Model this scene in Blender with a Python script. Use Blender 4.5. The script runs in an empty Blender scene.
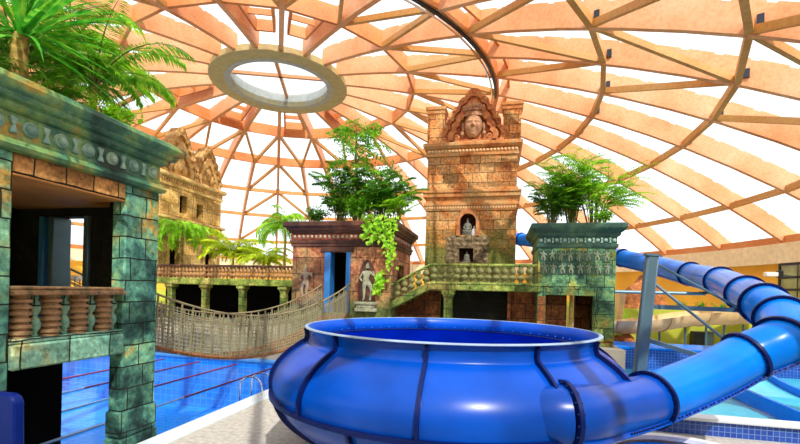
import bpy, bmesh, math, random
from mathutils import Vector, Matrix
PI = math.pi
scn = bpy.context.scene
COL = scn.collection
rnd = random.Random(7)

# ------------------------------------------------------------------ helpers
class MB:
    """collects shapes and links them as ONE mesh object"""
    def __init__(s): s.v = []; s.f = []
    def add(s, vs, fs):
        n = len(s.v); s.v += [tuple(v) for v in vs]; s.f += [tuple(i + n for i in f) for f in fs]; return s
    def box(s, x0, x1, y0, y1, z0, z1):
        vs = [(x, y, z) for z in (z0, z1) for y in (y0, y1) for x in (x0, x1)]
        return s.add(vs, [(0, 2, 3, 1), (4, 5, 7, 6), (0, 1, 5, 4), (2, 6, 7, 3), (0, 4, 6, 2), (1, 3, 7, 5)])
    def beam(s, p, q, w, h, up=(0, 0, 1)):
        p, q = Vector(p), Vector(q); d = (q - p).normalized(); u = Vector(up)
        sd = d.cross(u)
        if sd.length < 1e-4: sd = d.cross(Vector((0, 1, 0)))
        sd.normalize(); u = sd.cross(d)
        a, b = sd * w / 2, u * h / 2
        vs = [p - a - b, p + a - b, p + a + b, p - a + b, q - a - b, q + a - b, q + a + b, q - a + b]
        return s.add(vs, [(0, 1, 2, 3), (7, 6, 5, 4), (0, 4, 5, 1), (1, 5, 6, 2), (2, 6, 7, 3), (3, 7, 4, 0)])
    def tube(s, pts, r, seg=8, closed=False, cap=True):
        pts = [Vector(p) for p in pts]; n = len(pts)
        rs = r if isinstance(r, (list, tuple)) else [r] * n
        fr = frames(pts, closed)
        vs = []; fs = []
        for (t, a, b), p, rr in zip(fr, pts, rs):
            for k in range(seg):
                an = 2 * PI * k / seg
                vs.append(p + a * (rr * math.cos(an)) + b * (rr * math.sin(an)))
        for i in range(n if closed else n - 1):
            j = (i + 1) % n
            for k in range(seg):
                l = (k + 1) % seg
                fs.append((i * seg + k, i * seg + l, j * seg + l, j * seg + k))
        if cap and not closed:
            fs.append(tuple(range(seg))[::-1]); fs.append(tuple((n - 1) * seg + k for k in range(seg)))
        return s.add(vs, fs)
    def lathe(s, prof, seg=16, c=(0, 0, 0), a0=0.0, a1=None, M=None, cap=True):
        full = a1 is None
        m = seg if full else seg + 1
        span = 2 * PI if full else a1 - a0
        vs = []; fs = []
        for r, z in prof:
            for k in range(m):
                an = a0 + span * k / seg
                p = Vector((r * math.cos(an), r * math.sin(an), z))
                if M is not None: p = M @ p
                vs.append(p + Vector(c))
        for i in range(len(prof) - 1):
            for k in range(seg):
                l = (k + 1) % m
                fs.append((i * m + k, i * m + l, (i + 1) * m + l, (i + 1) * m + k))
        if full and cap and tuple(prof[0]) != tuple(prof[-1]):
            if prof[0][0] > 1e-4: fs.append(tuple(range(m))[::-1])
            if prof[-1][0] > 1e-4: fs.append(tuple((len(prof) - 1) * m + k for k in range(m)))
        return s.add(vs, fs)
    def prism(s, outline, d0, d1, axis='y'):
        """outline of (a, z) pairs pushed from d0 to d1 along axis"""
        def P(a, z, d): return (a, d, z) if axis == 'y' else ((d, a, z) if axis == 'x' else (a, z, d))
        n = len(outline)
        vs = [P(a, z, d0) for a, z in outline] + [P(a, z, d1) for a, z in outline]
        fs = [tuple(range(n)), tuple(range(2 * n - 1, n - 1, -1))]
        fs += [(i, i + n, (i + 1) % n + n, (i + 1) % n) for i in range(n)]
        return s.add(vs, fs)
    def band(s, outer, inner, d0, d1, axis='y'):
        """a raised open band between two outlines with the same number of points"""
        def P(a, z, d): return (a, d, z) if axis == 'y' else (d, a, z)
        n = len(outer)
        vs = [P(a, z, d) for o in (outer, inner) for d in (d0, d1) for a, z in o]
        for i in range(n - 1):
            s_ = []
        fs = []
        for i in range(n - 1):
            j = i + 1
            fs += [(i, j, 2 * n + j, 2 * n + i), (n + i, 3 * n + i, 3 * n + j, n + j), (i, n + i, n + j, j), (2 * n + i, 2 * n + j, 3 * n + j, 3 * n + i)]
        fs += [(0, 2 * n, 3 * n, n), (n - 1, 2 * n - 1, 4 * n - 1, 3 * n - 1)]
        return s.add(vs, fs)
    def rings(s, x0, x1, y0, y1, prof):
        """a moulding that runs round a rectangle, mitred at the corners: prof = [(out, z)]"""
        vs = []; fs = []
        for o, z in prof: vs += [(x0 - o, y0 - o, z), (x1 + o, y0 - o, z), (x1 + o, y1 + o, z), (x0 - o, y1 + o, z)]
        for i in range(len(prof) - 1):
            for k in range(4):
                l = (k + 1) % 4
                fs.append((4 * i + k, 4 * i + l, 4 * i + 4 + l, 4 * i + 4 + k))
        n = 4 * (len(prof) - 1)
        fs += [(3, 2, 1, 0), (n, n + 1, n + 2, n + 3)]
        return s.add(vs, fs)
    def ball(s, c, r, seg=12, ring=8, sc=(1, 1, 1)):
        prof = [(max(math.sin(PI * i / ring), 0) * 1.0, -math.cos(PI * i / ring)) for i in range(ring + 1)]
        M = Matrix.Diagonal((r * sc[0], r * sc[1], r * sc[2]))
        return s.lathe(prof, seg, c, M=M, cap=False)
    def wall(s, axis, d0, d1, a0, a1, z0, z1, holes=()):
        """a wall in the plane axis=const between d0 and d1, spanning a and z, with rectangular openings (a0,a1,z0,z1)"""
        A = sorted({a0, a1} | {h[i] for h in holes for i in (0, 1)}); Z = sorted({z0, z1} | {h[i] for h in holes for i in (2, 3)})
        A = [a for a in A if a0 <= a <= a1]; Z = [z for z in Z if z0 <= z <= z1]
        for i in range(len(A) - 1):
            run = None
            for j in range(len(Z) - 1):
                am, zm = (A[i] + A[i + 1]) / 2, (Z[j] + Z[j + 1]) / 2
                hole = any(h[0] < am < h[1] and h[2] < zm < h[3] for h in holes)
                if not hole:
                    run = [Z[j], Z[j + 1]] if run is None else [run[0], Z[j + 1]]
                if run and (hole or j == len(Z) - 2):
                    if axis == 'x': s.box(d0, d1, A[i], A[i + 1], run[0], run[1])
                    else: s.box(A[i], A[i + 1], d0, d1, run[0], run[1])
                    run = None
        return s
    def build(s, name, mat, parent=None, smooth=40, bevel=0, weld=True, local=False):
        """shapes are given in world metres; a part's mesh is stored relative to its thing's base"""
        if parent and not local:
            p = parent; off = Vector((0, 0, 0))
            while p: off += p.location; p = p.parent
            s.v = [(a - off.x, b - off.y, c - off.z) for a, b, c in s.v]
        me = bpy.data.meshes.new(name); me.from_pydata(s.v, [], s.f); me.update()
        bm = bmesh.new(); bm.from_mesh(me)
        if weld: bmesh.ops.remove_doubles(bm, verts=bm.verts, dist=1e-5)
        if weld: bmesh.ops.recalc_face_normals(bm, faces=bm.faces)
        bm.to_mesh(me); bm.free()
        return link(name, me, mat, parent, smooth, bevel)

def link(name, me, mat, parent=None, smooth=40, bevel=0):
    if smooth:
        me.polygons.foreach_set('use_smooth', [True] * len(me.polygons))
        if smooth < 180: me.set_sharp_from_angle(angle=math.radians(smooth))
    o = bpy.data.objects.new(name, me); COL.objects.link(o)
    if mat: me.materials.append(mat)
    if parent: o.parent = parent
    if bevel:
        b = o.modifiers.new('edge', 'BEVEL'); b.width = bevel; b.segments = 1; b.limit_method = 'ANGLE'; b.angle_limit = math.radians(50)
    return o

def frames(pts, closed=False):
    n = len(pts); out = []; a = None
    for i in range(n):
        if closed: t = pts[(i + 1) % n] - pts[i - 1]
        else: t = pts[min(i + 1, n - 1)] - pts[max(i - 1, 0)]
        t = t.normalized() if t.length > 1e-9 else Vector((0, 0, 1))
        if a is None:
            a = t.cross(Vector((0, 0, 1)))
            if a.length < 1e-3: a = t.cross(Vector((0, 1, 0)))
        else: a = a - t * a.dot(t)
        a.normalize(); out.append((t, a, t.cross(a)))
    return out

def spline(ctrl, per=10):
    P = [Vector(c) for c in ctrl]; P = [P[0] * 2 - P[1]] + P + [P[-1] * 2 - P[-2]]; out = []
    for i in range(1, len(P) - 2):
        p0, p1, p2, p3 = P[i - 1:i + 3]
        for k in range(per):
            t = k / per
            out.append(0.5 * ((2 * p1) + (p2 - p0) * t + (2 * p0 - 5 * p1 + 4 * p2 - p3) * t * t + (3 * p1 - p0 - 3 * p2 + p3) * t ** 3))
    out.append(P[-2]); return out

def thing(name, label, cat, loc=(0, 0, 0), rotz=0, group=None):
    o = bpy.data.objects.new(name, None); COL.objects.link(o); o.location = loc; o.rotation_euler = (0, 0, rotz)
    return tag(o, label, cat, group)
def tag(o, label, cat, group=None, kind=None):
    o['label'] = label; o['category'] = cat
    if group: o['group'] = group
    if kind: o['kind'] = kind
    return o
def struct(o): o['kind'] = 'structure'; return o
def kids(o): return [c for c in bpy.data.objects if c.parent == o]
def copy_obj(o, parent=None, loc=None):
    c = o.copy(); COL.objects.link(c)
    if parent: c.parent = parent
    if loc is not None: c.location = loc
    return c

def skinned(name, verts, edges, radii, mat, parent=None, sub=2, M=None):
    """one continuous body grown over a skeleton, frozen to a mesh"""
    me = bpy.data.meshes.new(name); me.from_pydata(verts, edges, []); me.update()
    o = bpy.data.objects.new(name, me); COL.objects.link(o)
    o.modifiers.new('skin', 'SKIN'); sk = me.skin_vertices[0].data
    for i, r in enumerate(radii):
        sk[i].radius = (r, r) if not isinstance(r, tuple) else r
    sk[0].use_root = True
    sb = o.modifiers.new('sub', 'SUBSURF'); sb.levels = sub; sb.render_levels = sub
    bpy.context.view_layer.update()
    m2 = bpy.data.meshes.new_from_object(o.evaluated_get(bpy.context.evaluated_depsgraph_get()))
    bpy.data.objects.remove(o); m2.name = name
    if M is not None: m2.transform(M)
    m2.materials.clear()
    return link(name, m2, mat, parent, 180)

# ------------------------------------------------------------------ materials
def newmat(name):
    m = bpy.data.materials.new(name); m.use_nodes = True; nt = m.node_tree
    return m, nt, nt.nodes['Principled BSDF']
def N(nt, t, **kw):
    n = nt.nodes.new(t)
    for k, v in kw.items():
        if k in n.inputs: n.inputs[k].default_value = v
        else: setattr(n, k, v)
    return n
def ramp(nt, stops):
    r = nt.nodes.new('ShaderNodeValToRGB'); e = r.color_ramp.elements
    while len(e) < len(stops): e.new(0.5)
    for el, (p, c) in zip(e, stops): el.position = p; el.color = (*c, 1)
    return r
def plain(name, col, rough=0.5, metal=0.0, var=0.12, scale=3.0, coat=0.0, bump=0.0, spec=0.5):
    m, nt, b = newmat(name)
    tc = N(nt, 'ShaderNodeTexCoord'); no = N(nt, 'ShaderNodeTexNoise', Scale=scale, Detail=4.0)
    nt.links.new(tc.outputs['Object'], no.inputs['Vector'])
    lo = tuple(c * (1 - var) for c in col); hi = tuple(min(c * (1 + var), 1) for c in col)
    r = ramp(nt, [(0.3, lo), (0.7, hi)]); nt.links.new(no.outputs['Fac'], r.inputs['Fac']); nt.links.new(r.outputs['Color'], b.inputs['Base Color'])
    b.inputs['Roughness'].default_value = rough; b.inputs['Metallic'].default_value = metal; b.inputs['Specular IOR Level'].default_value = spec
    if coat: b.inputs['Coat Weight'].default_value = coat; b.inputs['Coat Roughness'].default_value = 0.05
    if bump:
        bp = N(nt, 'ShaderNodeBump', Strength=bump, Distance=0.02); nt.links.new(no.outputs['Fac'], bp.inputs['Height']); nt.links.new(bp.outputs['Normal'], b.inputs['Normal'])
    return m
def stone(name, stops, brick=None, nscale=0.6, rough=0.8, bump=0.6, mortar=(0.01, 0.012, 0.008), tint=None, spec=0.3, grain=0.85):
    """weathered painted concrete stone: big mottled patches of colour, fine grain, optional block joints (width, height)"""
    m, nt, b = newmat(name); L = nt.links.new
    tc = N(nt, 'ShaderNodeTexCoord')
    n1 = N(nt, 'ShaderNodeTexNoise', Scale=nscale, Detail=5.0, Roughness=0.62, Distortion=0.4)
    L(tc.outputs['Object'], n1.inputs['Vector'])
    r = ramp(nt, stops); L(n1.outputs['Fac'], r.inputs['Fac'])
    n2 = N(nt, 'ShaderNodeTexNoise', Scale=8.0, Detail=8.0, Roughness=0.72); L(tc.outputs['Object'], n2.inputs['Vector'])
    g = ramp(nt, [(0.32, (0.12, 0.12, 0.12)), (0.46, (0.75, 0.75, 0.75)), (0.58, (1.25, 1.25, 1.25)), (0.70, (2.0, 2.0, 2.0))]); L(n2.outputs['Fac'], g.inputs['Fac'])
    mx = N(nt, 'ShaderNodeMix', data_type='RGBA', blend_type='MULTIPLY'); mx.inputs[0].default_value = grain
    L(r.outputs['Color'], mx.inputs[6]); L(g.outputs['Color'], mx.inputs[7])
    out = mx.outputs[2]; hgt = n2.outputs['Fac']
    if brick:
        sp = N(nt, 'ShaderNodeSeparateXYZ'); L(tc.outputs['Object'], sp.inputs[0])
        ad = N(nt, 'ShaderNodeMath', operation='ADD'); L(sp.outputs[0], ad.inputs[0]); L(sp.outputs[1], ad.inputs[1])
        cb = N(nt, 'ShaderNodeCombineXYZ'); L(ad.outputs[0], cb.inputs[0]); L(sp.outputs[2], cb.inputs[1])
        bt = N(nt, 'ShaderNodeTexBrick', offset=0.43, squash=1.35, squash_frequency=3, offset_frequency=2)
        bt.inputs['Scale'].default_value = 1.0; bt.inputs['Brick Width'].default_value = brick[0]; bt.inputs['Row Height'].default_value = brick[1]
        bt.inputs['Mortar Size'].default_value = 0.014; bt.inputs['Mortar Smooth'].default_value = 0.3; bt.inputs['Bias'].default_value = 0.0
        bt.inputs['Color1'].default_value = (0.55, 0.55, 0.5, 1); bt.inputs['Color2'].default_value = (1.45, 1.4, 1.3, 1); bt.inputs['Mortar'].default_value = (1, 1, 1, 1)
        wn = N(nt, 'ShaderNodeTexNoise', Scale=2.0, Detail=2.0); L(tc.outputs['Object'], wn.inputs['Vector'])
        wv = N(nt, 'ShaderNodeMix', data_type='RGBA', blend_type='LINEAR_LIGHT'); wv.inputs[0].default_value = 0.03
        L(cb.outputs[0], wv.inputs[6]); L(wn.outputs['Color'], wv.inputs[7]); L(wv.outputs[2], bt.inputs['Vector'])
        m2 = N(nt, 'ShaderNodeMix', data_type='RGBA', blend_type='MULTIPLY'); m2.inputs[0].default_value = 0.9; L(out, m2.inputs[6]); L(bt.outputs['Color'], m2.inputs[7])
        m3 = N(nt, 'ShaderNodeMix', data_type='RGBA'); L(bt.outputs['Fac'], m3.inputs[0]); L(m2.outputs[2], m3.inputs[6]); m3.inputs[7].default_value = (*mortar, 1)
        out = m3.outputs[2]
        h1 = N(nt, 'ShaderNodeMath', operation='MULTIPLY'); L(bt.outputs['Fac'], h1.inputs[0]); h1.inputs[1].default_value = -1.2
        h2 = N(nt, 'ShaderNodeMath', operation='ADD'); L(h1.outputs[0], h2.inputs[0]); L(n2.outputs['Fac'], h2.inputs[1]); hgt = h2.outputs[0]
    if tint:   # (axis z low, z high, colour): algae stain that climbs from the foot
        z0, z1, col = tint
        sp2 = N(nt, 'ShaderNodeSeparateXYZ'); L(tc.outputs['Object'], sp2.inputs[0])
        mr = N(nt, 'ShaderNodeMapRange'); mr.inputs['From Min'].default_value = z0; mr.inputs['From Max'].default_value = z1; mr.inputs['To Min'].default_value = 1; mr.inputs['To Max'].default_value = 0
        L(sp2.outputs[2], mr.inputs[0])
        n3 = N(nt, 'ShaderNodeTexNoise', Scale=1.3, Detail=4.0); L(tc.outputs['Object'], n3.inputs['Vector'])
        mm = N(nt, 'ShaderNodeMath', operation='ADD'); L(mr.outputs[0], mm.inputs[0]); L(n3.outputs['Fac'], mm.inputs[1])
        rr = ramp(nt, [(0.62, (0, 0, 0)), (0.95, (0.85, 0.85, 0.85))]); hf = N(nt, 'ShaderNodeMath', operation='MULTIPLY'); L(mm.outputs[0], hf.inputs[0]); hf.inputs[1].default_value = 0.8
        L(hf.outputs[0], rr.inputs['Fac'])
        m4 = N(nt, 'ShaderNodeMix', data_type='RGBA', blend_type='MIX'); L(rr.outputs['Color'], m4.inputs[0]); L(out, m4.inputs[6])
        m5 = N(nt, 'ShaderNodeMix', data_type='RGBA', blend_type='MULTIPLY'); m5.inputs[0].default_value = 0.85; m5.inputs[6].default_value = (*col, 1); L(g.outputs['Color'], m5.inputs[7]); L(m5.outputs[2], m4.inputs[7])
        out = m4.outputs[2]
    L(out, b.inputs['Base Color'])
    bp = N(nt, 'ShaderNodeBump', Strength=bump, Distance=0.03); L(hgt, bp.inputs['Height']); L(bp.outputs['Normal'], b.inputs['Normal'])
    b.inputs['Roughness'].default_value = rough; b.inputs['Specular IOR Level'].default_value = spec
    return m
def leafmat(name, c0, c1, c2):
    m, nt, b = newmat(name); L = nt.links.new
    tc = N(nt, 'ShaderNodeTexCoord'); no = N(nt, 'ShaderNodeTexNoise', Scale=5.0, Detail=3.0); L(tc.outputs['Object'], no.inputs['Vector'])
    r = ramp(nt, [(0.3, c0), (0.5, c1), (0.7, c2)]); L(no.outputs['Fac'], r.inputs['Fac']); L(r.outputs['Color'], b.inputs['Base Color'])
    b.inputs['Roughness'].default_value = 0.45
    tr = N(nt, 'ShaderNodeBsdfTranslucent'); L(r.outputs['Color'], tr.inputs['Color'])
    mix = N(nt, 'ShaderNodeMixShader'); mix.inputs[0].default_value = 0.45; L(b.outputs[0], mix.inputs[1]); L(tr.outputs[0], mix.inputs[2])
    L(mix.outputs[0], nt.nodes['Material Output'].inputs['Surface']); return m
def tiles(name, c1, c2, grout, w, h, rough=0.25, flat=False):
    m, nt, b = newmat(name); L = nt.links.new
    tc = N(nt, 'ShaderNodeTexCoord'); sp = N(nt, 'ShaderNodeSeparateXYZ'); L(tc.outputs['Object'], sp.inputs[0]); cb = N(nt, 'ShaderNodeCombineXYZ')
    if flat: L(sp.outputs[0], cb.inputs[0]); L(sp.outputs[1], cb.inputs[1])
    else:
        ad = N(nt, 'ShaderNodeMath', operation='ADD'); L(sp.outputs[0], ad.inputs[0]); L(sp.outputs[1], ad.inputs[1]); L(ad.outputs[0], cb.inputs[0]); L(sp.outputs[2], cb.inputs[1])
    bt = N(nt, 'ShaderNodeTexBrick', offset=0.0); bt.inputs['Scale'].default_value = 1.0; bt.inputs['Brick Width'].default_value = w; bt.inputs['Row Height'].default_value = h
    bt.inputs['Mortar Size'].default_value = min(w, h) * 0.07; bt.inputs['Color1'].default_value = (*c1, 1); bt.inputs['Color2'].default_value = (*c2, 1); bt.inputs['Mortar'].default_value = (*grout, 1)
    L(cb.outputs[0], bt.inputs['Vector']); L(bt.outputs['Color'], b.inputs['Base Color']); b.inputs['Roughness'].default_value = rough
    return m
def watermat(name, tint, scale=3.0, strength=0.25):
    m, nt, b = newmat(name); L = nt.links.new; nt.nodes.remove(b)
    tc = N(nt, 'ShaderNodeTexCoord'); no = N(nt, 'ShaderNodeTexNoise', Scale=scale, Detail=3.0, Distortion=0.6); L(tc.outputs['Object'], no.inputs['Vector'])
    bp = N(nt, 'ShaderNodeBump', Strength=strength, Distance=0.05); L(no.outputs['Fac'], bp.inputs['Height'])
    tr = N(nt, 'ShaderNodeBsdfTransparent'); tr.inputs['Color'].default_value = (*tint, 1)
    gl = N(nt, 'ShaderNodeBsdfGlossy', Roughness=0.03); L(bp.outputs['Normal'], gl.inputs['Normal'])
    fr = N(nt, 'ShaderNodeFresnel', IOR=1.12); L(bp.outputs['Normal'], fr.inputs['Normal'])
    mx = N(nt, 'ShaderNodeMixShader'); L(fr.outputs[0], mx.inputs[0]); L(tr.outputs[0], mx.inputs[1]); L(gl.outputs[0], mx.inputs[2])
    L(mx.outputs[0], nt.nodes['Material Output'].inputs['Surface']); return m
def glassmat(name, tint, haze=0.08):
    m, nt, b = newmat(name); L = nt.links.new; nt.nodes.remove(b)
    tr = N(nt, 'ShaderNodeBsdfTransparent'); tr.inputs['Color'].default_value = (*tint, 1)
    gl = N(nt, 'ShaderNodeBsdfTranslucent'); gl.inputs['Color'].default_value = (0.9, 0.92, 0.95, 1)
    mx = N(nt, 'ShaderNodeMixShader'); mx.inputs[0].default_value = haze; L(tr.outputs[0], mx.inputs[1]); L(gl.outputs[0], mx.inputs[2])
    L(mx.outputs[0], nt.nodes['Material Output'].inputs['Surface']); return m
def woodmat(name, c0, c1, c2):
    m, nt, b = newmat(name); L = nt.links.new
    tc = N(nt, 'ShaderNodeTexCoord'); no = N(nt, 'ShaderNodeTexNoise', Scale=0.35, Detail=6.0, Roughness=0.6); L(tc.outputs['Object'], no.inputs['Vector'])
    r = ramp(nt, [(0.3, c0), (0.5, c1), (0.7, c2)]); L(no.outputs['Fac'], r.inputs['Fac'])
    n2 = N(nt, 'ShaderNodeTexNoise', Scale=9.0, Detail=4.0); L(tc.outputs['Object'], n2.inputs['Vector'])
    g = ramp(nt, [(0.35, (0.8, 0.75, 0.7)), (0.6, (1.05, 1.05, 1.05))]); L(n2.outputs['Fac'], g.inputs['Fac'])
    mx = N(nt, 'ShaderNodeMix', data_type='RGBA', blend_type='MULTIPLY'); mx.inputs[0].default_value = 0.6; L(r.outputs['Color'], mx.inputs[6]); L(g.outputs['Color'], mx.inputs[7])
    L(mx.outputs[2], b.inputs['Base Color']); b.inputs['Roughness'].default_value = 0.6; return m

M = {}
M['wood'] = woodmat('glulam', (0.68, 0.25, 0.08), (0.80, 0.37, 0.16), (0.84, 0.48, 0.26))
M['wood_thin'] = woodmat('brace_timber', (0.55, 0.25, 0.05), (0.62, 0.32, 0.09), (0.68, 0.40, 0.14))
M['wood_ring'] = woodmat('ring_timber', (0.62, 0.18, 0.04), (0.72, 0.27, 0.08), (0.76, 0.36, 0.13))
M['fascia'] = plain('pale_plaster', (0.94, 0.76, 0.48), 0.7)
M['oculus'] = plain('ring_board', (0.50, 0.40, 0.17), 0.6)
M['oculus_in'] = plain('grey_upstand', (0.42, 0.43, 0.38), 0.6)
M['glass'] = glassmat('roof_glazing', (0.97, 0.98, 1.0))
M['skyglass'] = glassmat('skylight_pane', (0.78, 0.86, 0.96), 0.15)
M['steel_dark'] = plain('dark_bracket_steel', (0.03, 0.035, 0.045), 0.4, 0.6)
M['steel'] = plain('grey_blue_post_steel', (0.09, 0.18, 0.24), 0.4, 0.3, coat=0.2)
M['chrome'] = plain('chrome', (0.75, 0.78, 0.8), 0.15, 1.0, var=0.03)
M['blue'] = plain('blue_fibreglass', (0.0, 0.062, 0.44), 0.27, 0.0, var=0.35, scale=0.8, spec=0.25)
M['blue_in'] = plain('blue_bowl_inside', (0.0, 0.085, 0.6), 0.35, 0.0, var=0.2, scale=1.2, spec=0.3)
M['blue_tube'] = plain('blue_tube_fibreglass', (0.0, 0.19, 0.85), 0.25, 0.0, var=0.2, scale=1.0, spec=0.16)
M['blue_dark'] = plain('dark_blue_flange', (0.001, 0.009, 0.09), 0.4, 0.0, spec=0.2)
M['rimwhite'] = plain('pale_rim_edge', (0.34, 0.48, 0.64), 0.3)
M['navy'] = plain('navy_plastic', (0.001, 0.012, 0.14), 0.4, spec=0.15)
M['pooledge'] = plain('blue_pool_edge', (0.05, 0.22, 0.55), 0.4)
teal_d = [(0.30, (0.004, 0.015, 0.010)), (0.42, (0.02, 0.08, 0.05)), (0.50, (0.06, 0.20, 0.11)), (0.57, (0.20, 0.36, 0.11)), (0.62, (0.40, 0.26, 0.04)), (0.67, (0.07, 0.17, 0.08)), (0.78, (0.03, 0.11, 0.08))]
teal = [(0.30, (0.005, 0.02, 0.02)), (0.40, (0.03, 0.11, 0.10)), (0.48, (0.10, 0.30, 0.23)), (0.55, (0.20, 0.40, 0.22)), (0.61, (0.45, 0.26, 0.05)), (0.66, (0.10, 0.24, 0.12)), (0.76, (0.04, 0.14, 0.11))]
M['teal'] = stone('teal_block_stone', teal, (0.62, 0.42), 0.9)
M['teal_plain'] = stone('teal_moulded_stone', teal_d, None, 0.8, rough=0.5, spec=0.5, grain=0.4)
M['teal_lite'] = stone('teal_ledge_stone', [(0.3, (0.08, 0.24, 0.20)), (0.48, (0.22, 0.46, 0.36)), (0.6, (0.50, 0.48, 0.20)), (0.72, (0.20, 0.42, 0.32))], (0.75, 0.5), 1.0)
M['boss'] = stone('teal_boss_stone', [(0.3, (0.14, 0.30, 0.26)), (0.5, (0.28, 0.46, 0.38)), (0.7, (0.36, 0.5, 0.34))], None, 2.0, rough=0.45, spec=0.5, grain=0.4)
M['lintel'] = stone('ochre_lintel_stone', [(0.3, (0.10, 0.06, 0.02)), (0.5, (0.42, 0.20, 0.06)), (0.65, (0.5, 0.28, 0.09)), (0.8, (0.12, 0.16, 0.07))], (0.5, 0.5), 1.0)
M['balu'] = stone('rust_baluster_stone', [(0.3, (0.08, 0.10, 0.05)), (0.45, (0.28, 0.16, 0.08)), (0.6, (0.36, 0.22, 0.11)), (0.75, (0.12, 0.17, 0.09))], None, 4.0, bump=0.3, grain=0.4)
M['soffit'] = plain('brown_soffit', (0.55, 0.24, 0.06), 0.7)
M['dark'] = stone('shaded_inner_stone', [(0.3, (0.004, 0.005, 0.004)), (0.55, (0.012, 0.015, 0.01)), (0.75, (0.03, 0.035, 0.02))], (0.6, 0.45), 1.2)  # near-black tones put the shade of the interiors into the stone colour
M['shade_black'] = plain('painted_recess_shade', (0.004, 0.004, 0.004), 0.95, spec=0.05)  # shade of deep recesses painted as flat black
brown = [(0.25, (0.06, 0.018, 0.01)), (0.40, (0.24, 0.08, 0.04)), (0.50, (0.42, 0.18, 0.09)), (0.58, (0.34, 0.21, 0.09)), (0.66, (0.52, 0.26, 0.12)), (0.8, (0.16, 0.2, 0.07))]
M['brown'] = stone('red_brown_block_stone', brown, (1.1, 0.7), 0.8, tint=(1.0, 2.2, (0.10, 0.16, 0.04)))
M['brown_plain'] = stone('dark_brown_moulded_stone', [(0.3, (0.03, 0.012, 0.01)), (0.5, (0.11, 0.045, 0.03)), (0.62, (0.20, 0.075, 0.04)), (0.75, (0.09, 0.08, 0.04))], None, 0.9, rough=0.55, grain=0.4)
M['brown_band'] = stone('rust_frieze_stone', [(0.3, (0.16, 0.04, 0.02)), (0.6, (0.32, 0.09, 0.05))], None, 1.5)
M['ochre_boss'] = plain('light_ochre_boss', (0.80, 0.52, 0.26), 0.7, scale=8)
M['relief_green'] = stone('sage_carved_stone', [(0.3, (0.10, 0.14, 0.08)), (0.5, (0.24, 0.29, 0.17)), (0.7, (0.38, 0.40, 0.24))], None, 5.0, bump=0.3, grain=0.4)
M['pale_boss'] = plain('pale_frieze_boss', (0.45, 0.38, 0.26), 0.7, scale=8)
M['relief'] = stone('green_grey_carved_stone', [(0.3, (0.16, 0.17, 0.11)), (0.5, (0.32, 0.33, 0.22)), (0.7, (0.46, 0.44, 0.3))], None, 5.0, bump=0.3, grain=0.4)
M['relief_red'] = stone('brown_carved_stone', [(0.3, (0.16, 0.11, 0.07)), (0.5, (0.36, 0.27, 0.18)), (0.7, (0.48, 0.38, 0.26))], None, 5.0, bump=0.3, grain=0.4)
tow = [(0.25, (0.16, 0.045, 0.012)), (0.38, (0.42, 0.14, 0.04)), (0.48, (0.64, 0.27, 0.08)), (0.57, (0.54, 0.32, 0.14)), (0.66, (0.72, 0.38, 0.13)), (0.8, (0.36, 0.22, 0.09))]
M['tower'] = stone('ochre_block_stone', tow, (0.78, 0.5), 0.9, tint=(3.2, 6.8, (0.12, 0.17, 0.03)))
M['tower_plain'] = stone('ochre_moulded_stone', tow, None, 0.9, grain=0.4)
M['tower_carve'] = stone('rust_carved_stone', [(0.25, (0.26, 0.07, 0.03)), (0.45, (0.50, 0.17, 0.06)), (0.6, (0.62, 0.27, 0.10)), (0.75, (0.42, 0.20, 0.09))], None, 2.5, grain=0.4)
M['face'] = stone('brown_face_stone', [(0.3, (0.30, 0.14, 0.08)), (0.5, (0.46, 0.24, 0.13)), (0.7, (0.6, 0.34, 0.18))], None, 3.0, bump=0.25, grain=0.4)
M['panel'] = stone('grey_carved_panel', [(0.3, (0.05, 0.045, 0.02)), (0.5, (0.24, 0.17, 0.09)), (0.7, (0.40, 0.30, 0.18))], None, 6.0, bump=1.0)
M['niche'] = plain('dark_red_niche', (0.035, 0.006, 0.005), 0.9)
M['buddha'] = plain('grey_statue', (0.17, 0.17, 0.13), 0.6, scale=9)
M['white'] = plain('white_paint', (0.8, 0.8, 0.78), 0.4, var=0.04)
grn = [(0.28, (0.012, 0.025, 0.02)), (0.40, (0.05, 0.13, 0.08)), (0.49, (0.12, 0.27, 0.13)), (0.56, (0.26, 0.33, 0.08)), (0.63, (0.5, 0.26, 0.07)), (0.72, (0.12, 0.22, 0.10))]
M['green'] = stone('mossy_block_stone', grn, (0.62, 0.5), 0.9)
M['green_plain'] = stone('mossy_moulded_stone', [(0.25, (0.01, 0.025, 0.02)), (0.45, (0.04, 0.10, 0.075)), (0.58, (0.09, 0.18, 0.10)), (0.7, (0.20, 0.20, 0.07)), (0.82, (0.07, 0.14, 0.09))], None, 0.9, rough=0.55, grain=0.4)
M['stair'] = stone('moss_green_slab', [(0.28, (0.05, 0.08, 0.02)), (0.45, (0.16, 0.24, 0.05)), (0.56, (0.30, 0.34, 0.08)), (0.66, (0.42, 0.34, 0.10)), (0.8, (0.14, 0.22, 0.05))], (0.85, 0.5), 1.1)
M['stair_balu'] = stone('moss_baluster', [(0.3, (0.06, 0.08, 0.025)), (0.5, (0.22, 0.22, 0.08)), (0.65, (0.36, 0.24, 0.09)), (0.8, (0.12, 0.16, 0.04))], None, 1.2, grain=0.4)
M['brownwall'] = stone('rust_inner_wall', [(0.3, (0.10, 0.03, 0.01)), (0.5, (0.26, 0.09, 0.03)), (0.7, (0.42, 0.17, 0.05))], (0.55, 0.6), 1.2)
och = [(0.25, (0.24, 0.13, 0.03)), (0.40, (0.55, 0.34, 0.09)), (0.52, (0.78, 0.54, 0.19)), (0.64, (0.85, 0.64, 0.27)), (0.8, (0.52, 0.42, 0.12))]
M['ochre'] = stone('yellow_ochre_stone', och, (1.2, 0.9), 0.7)
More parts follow.
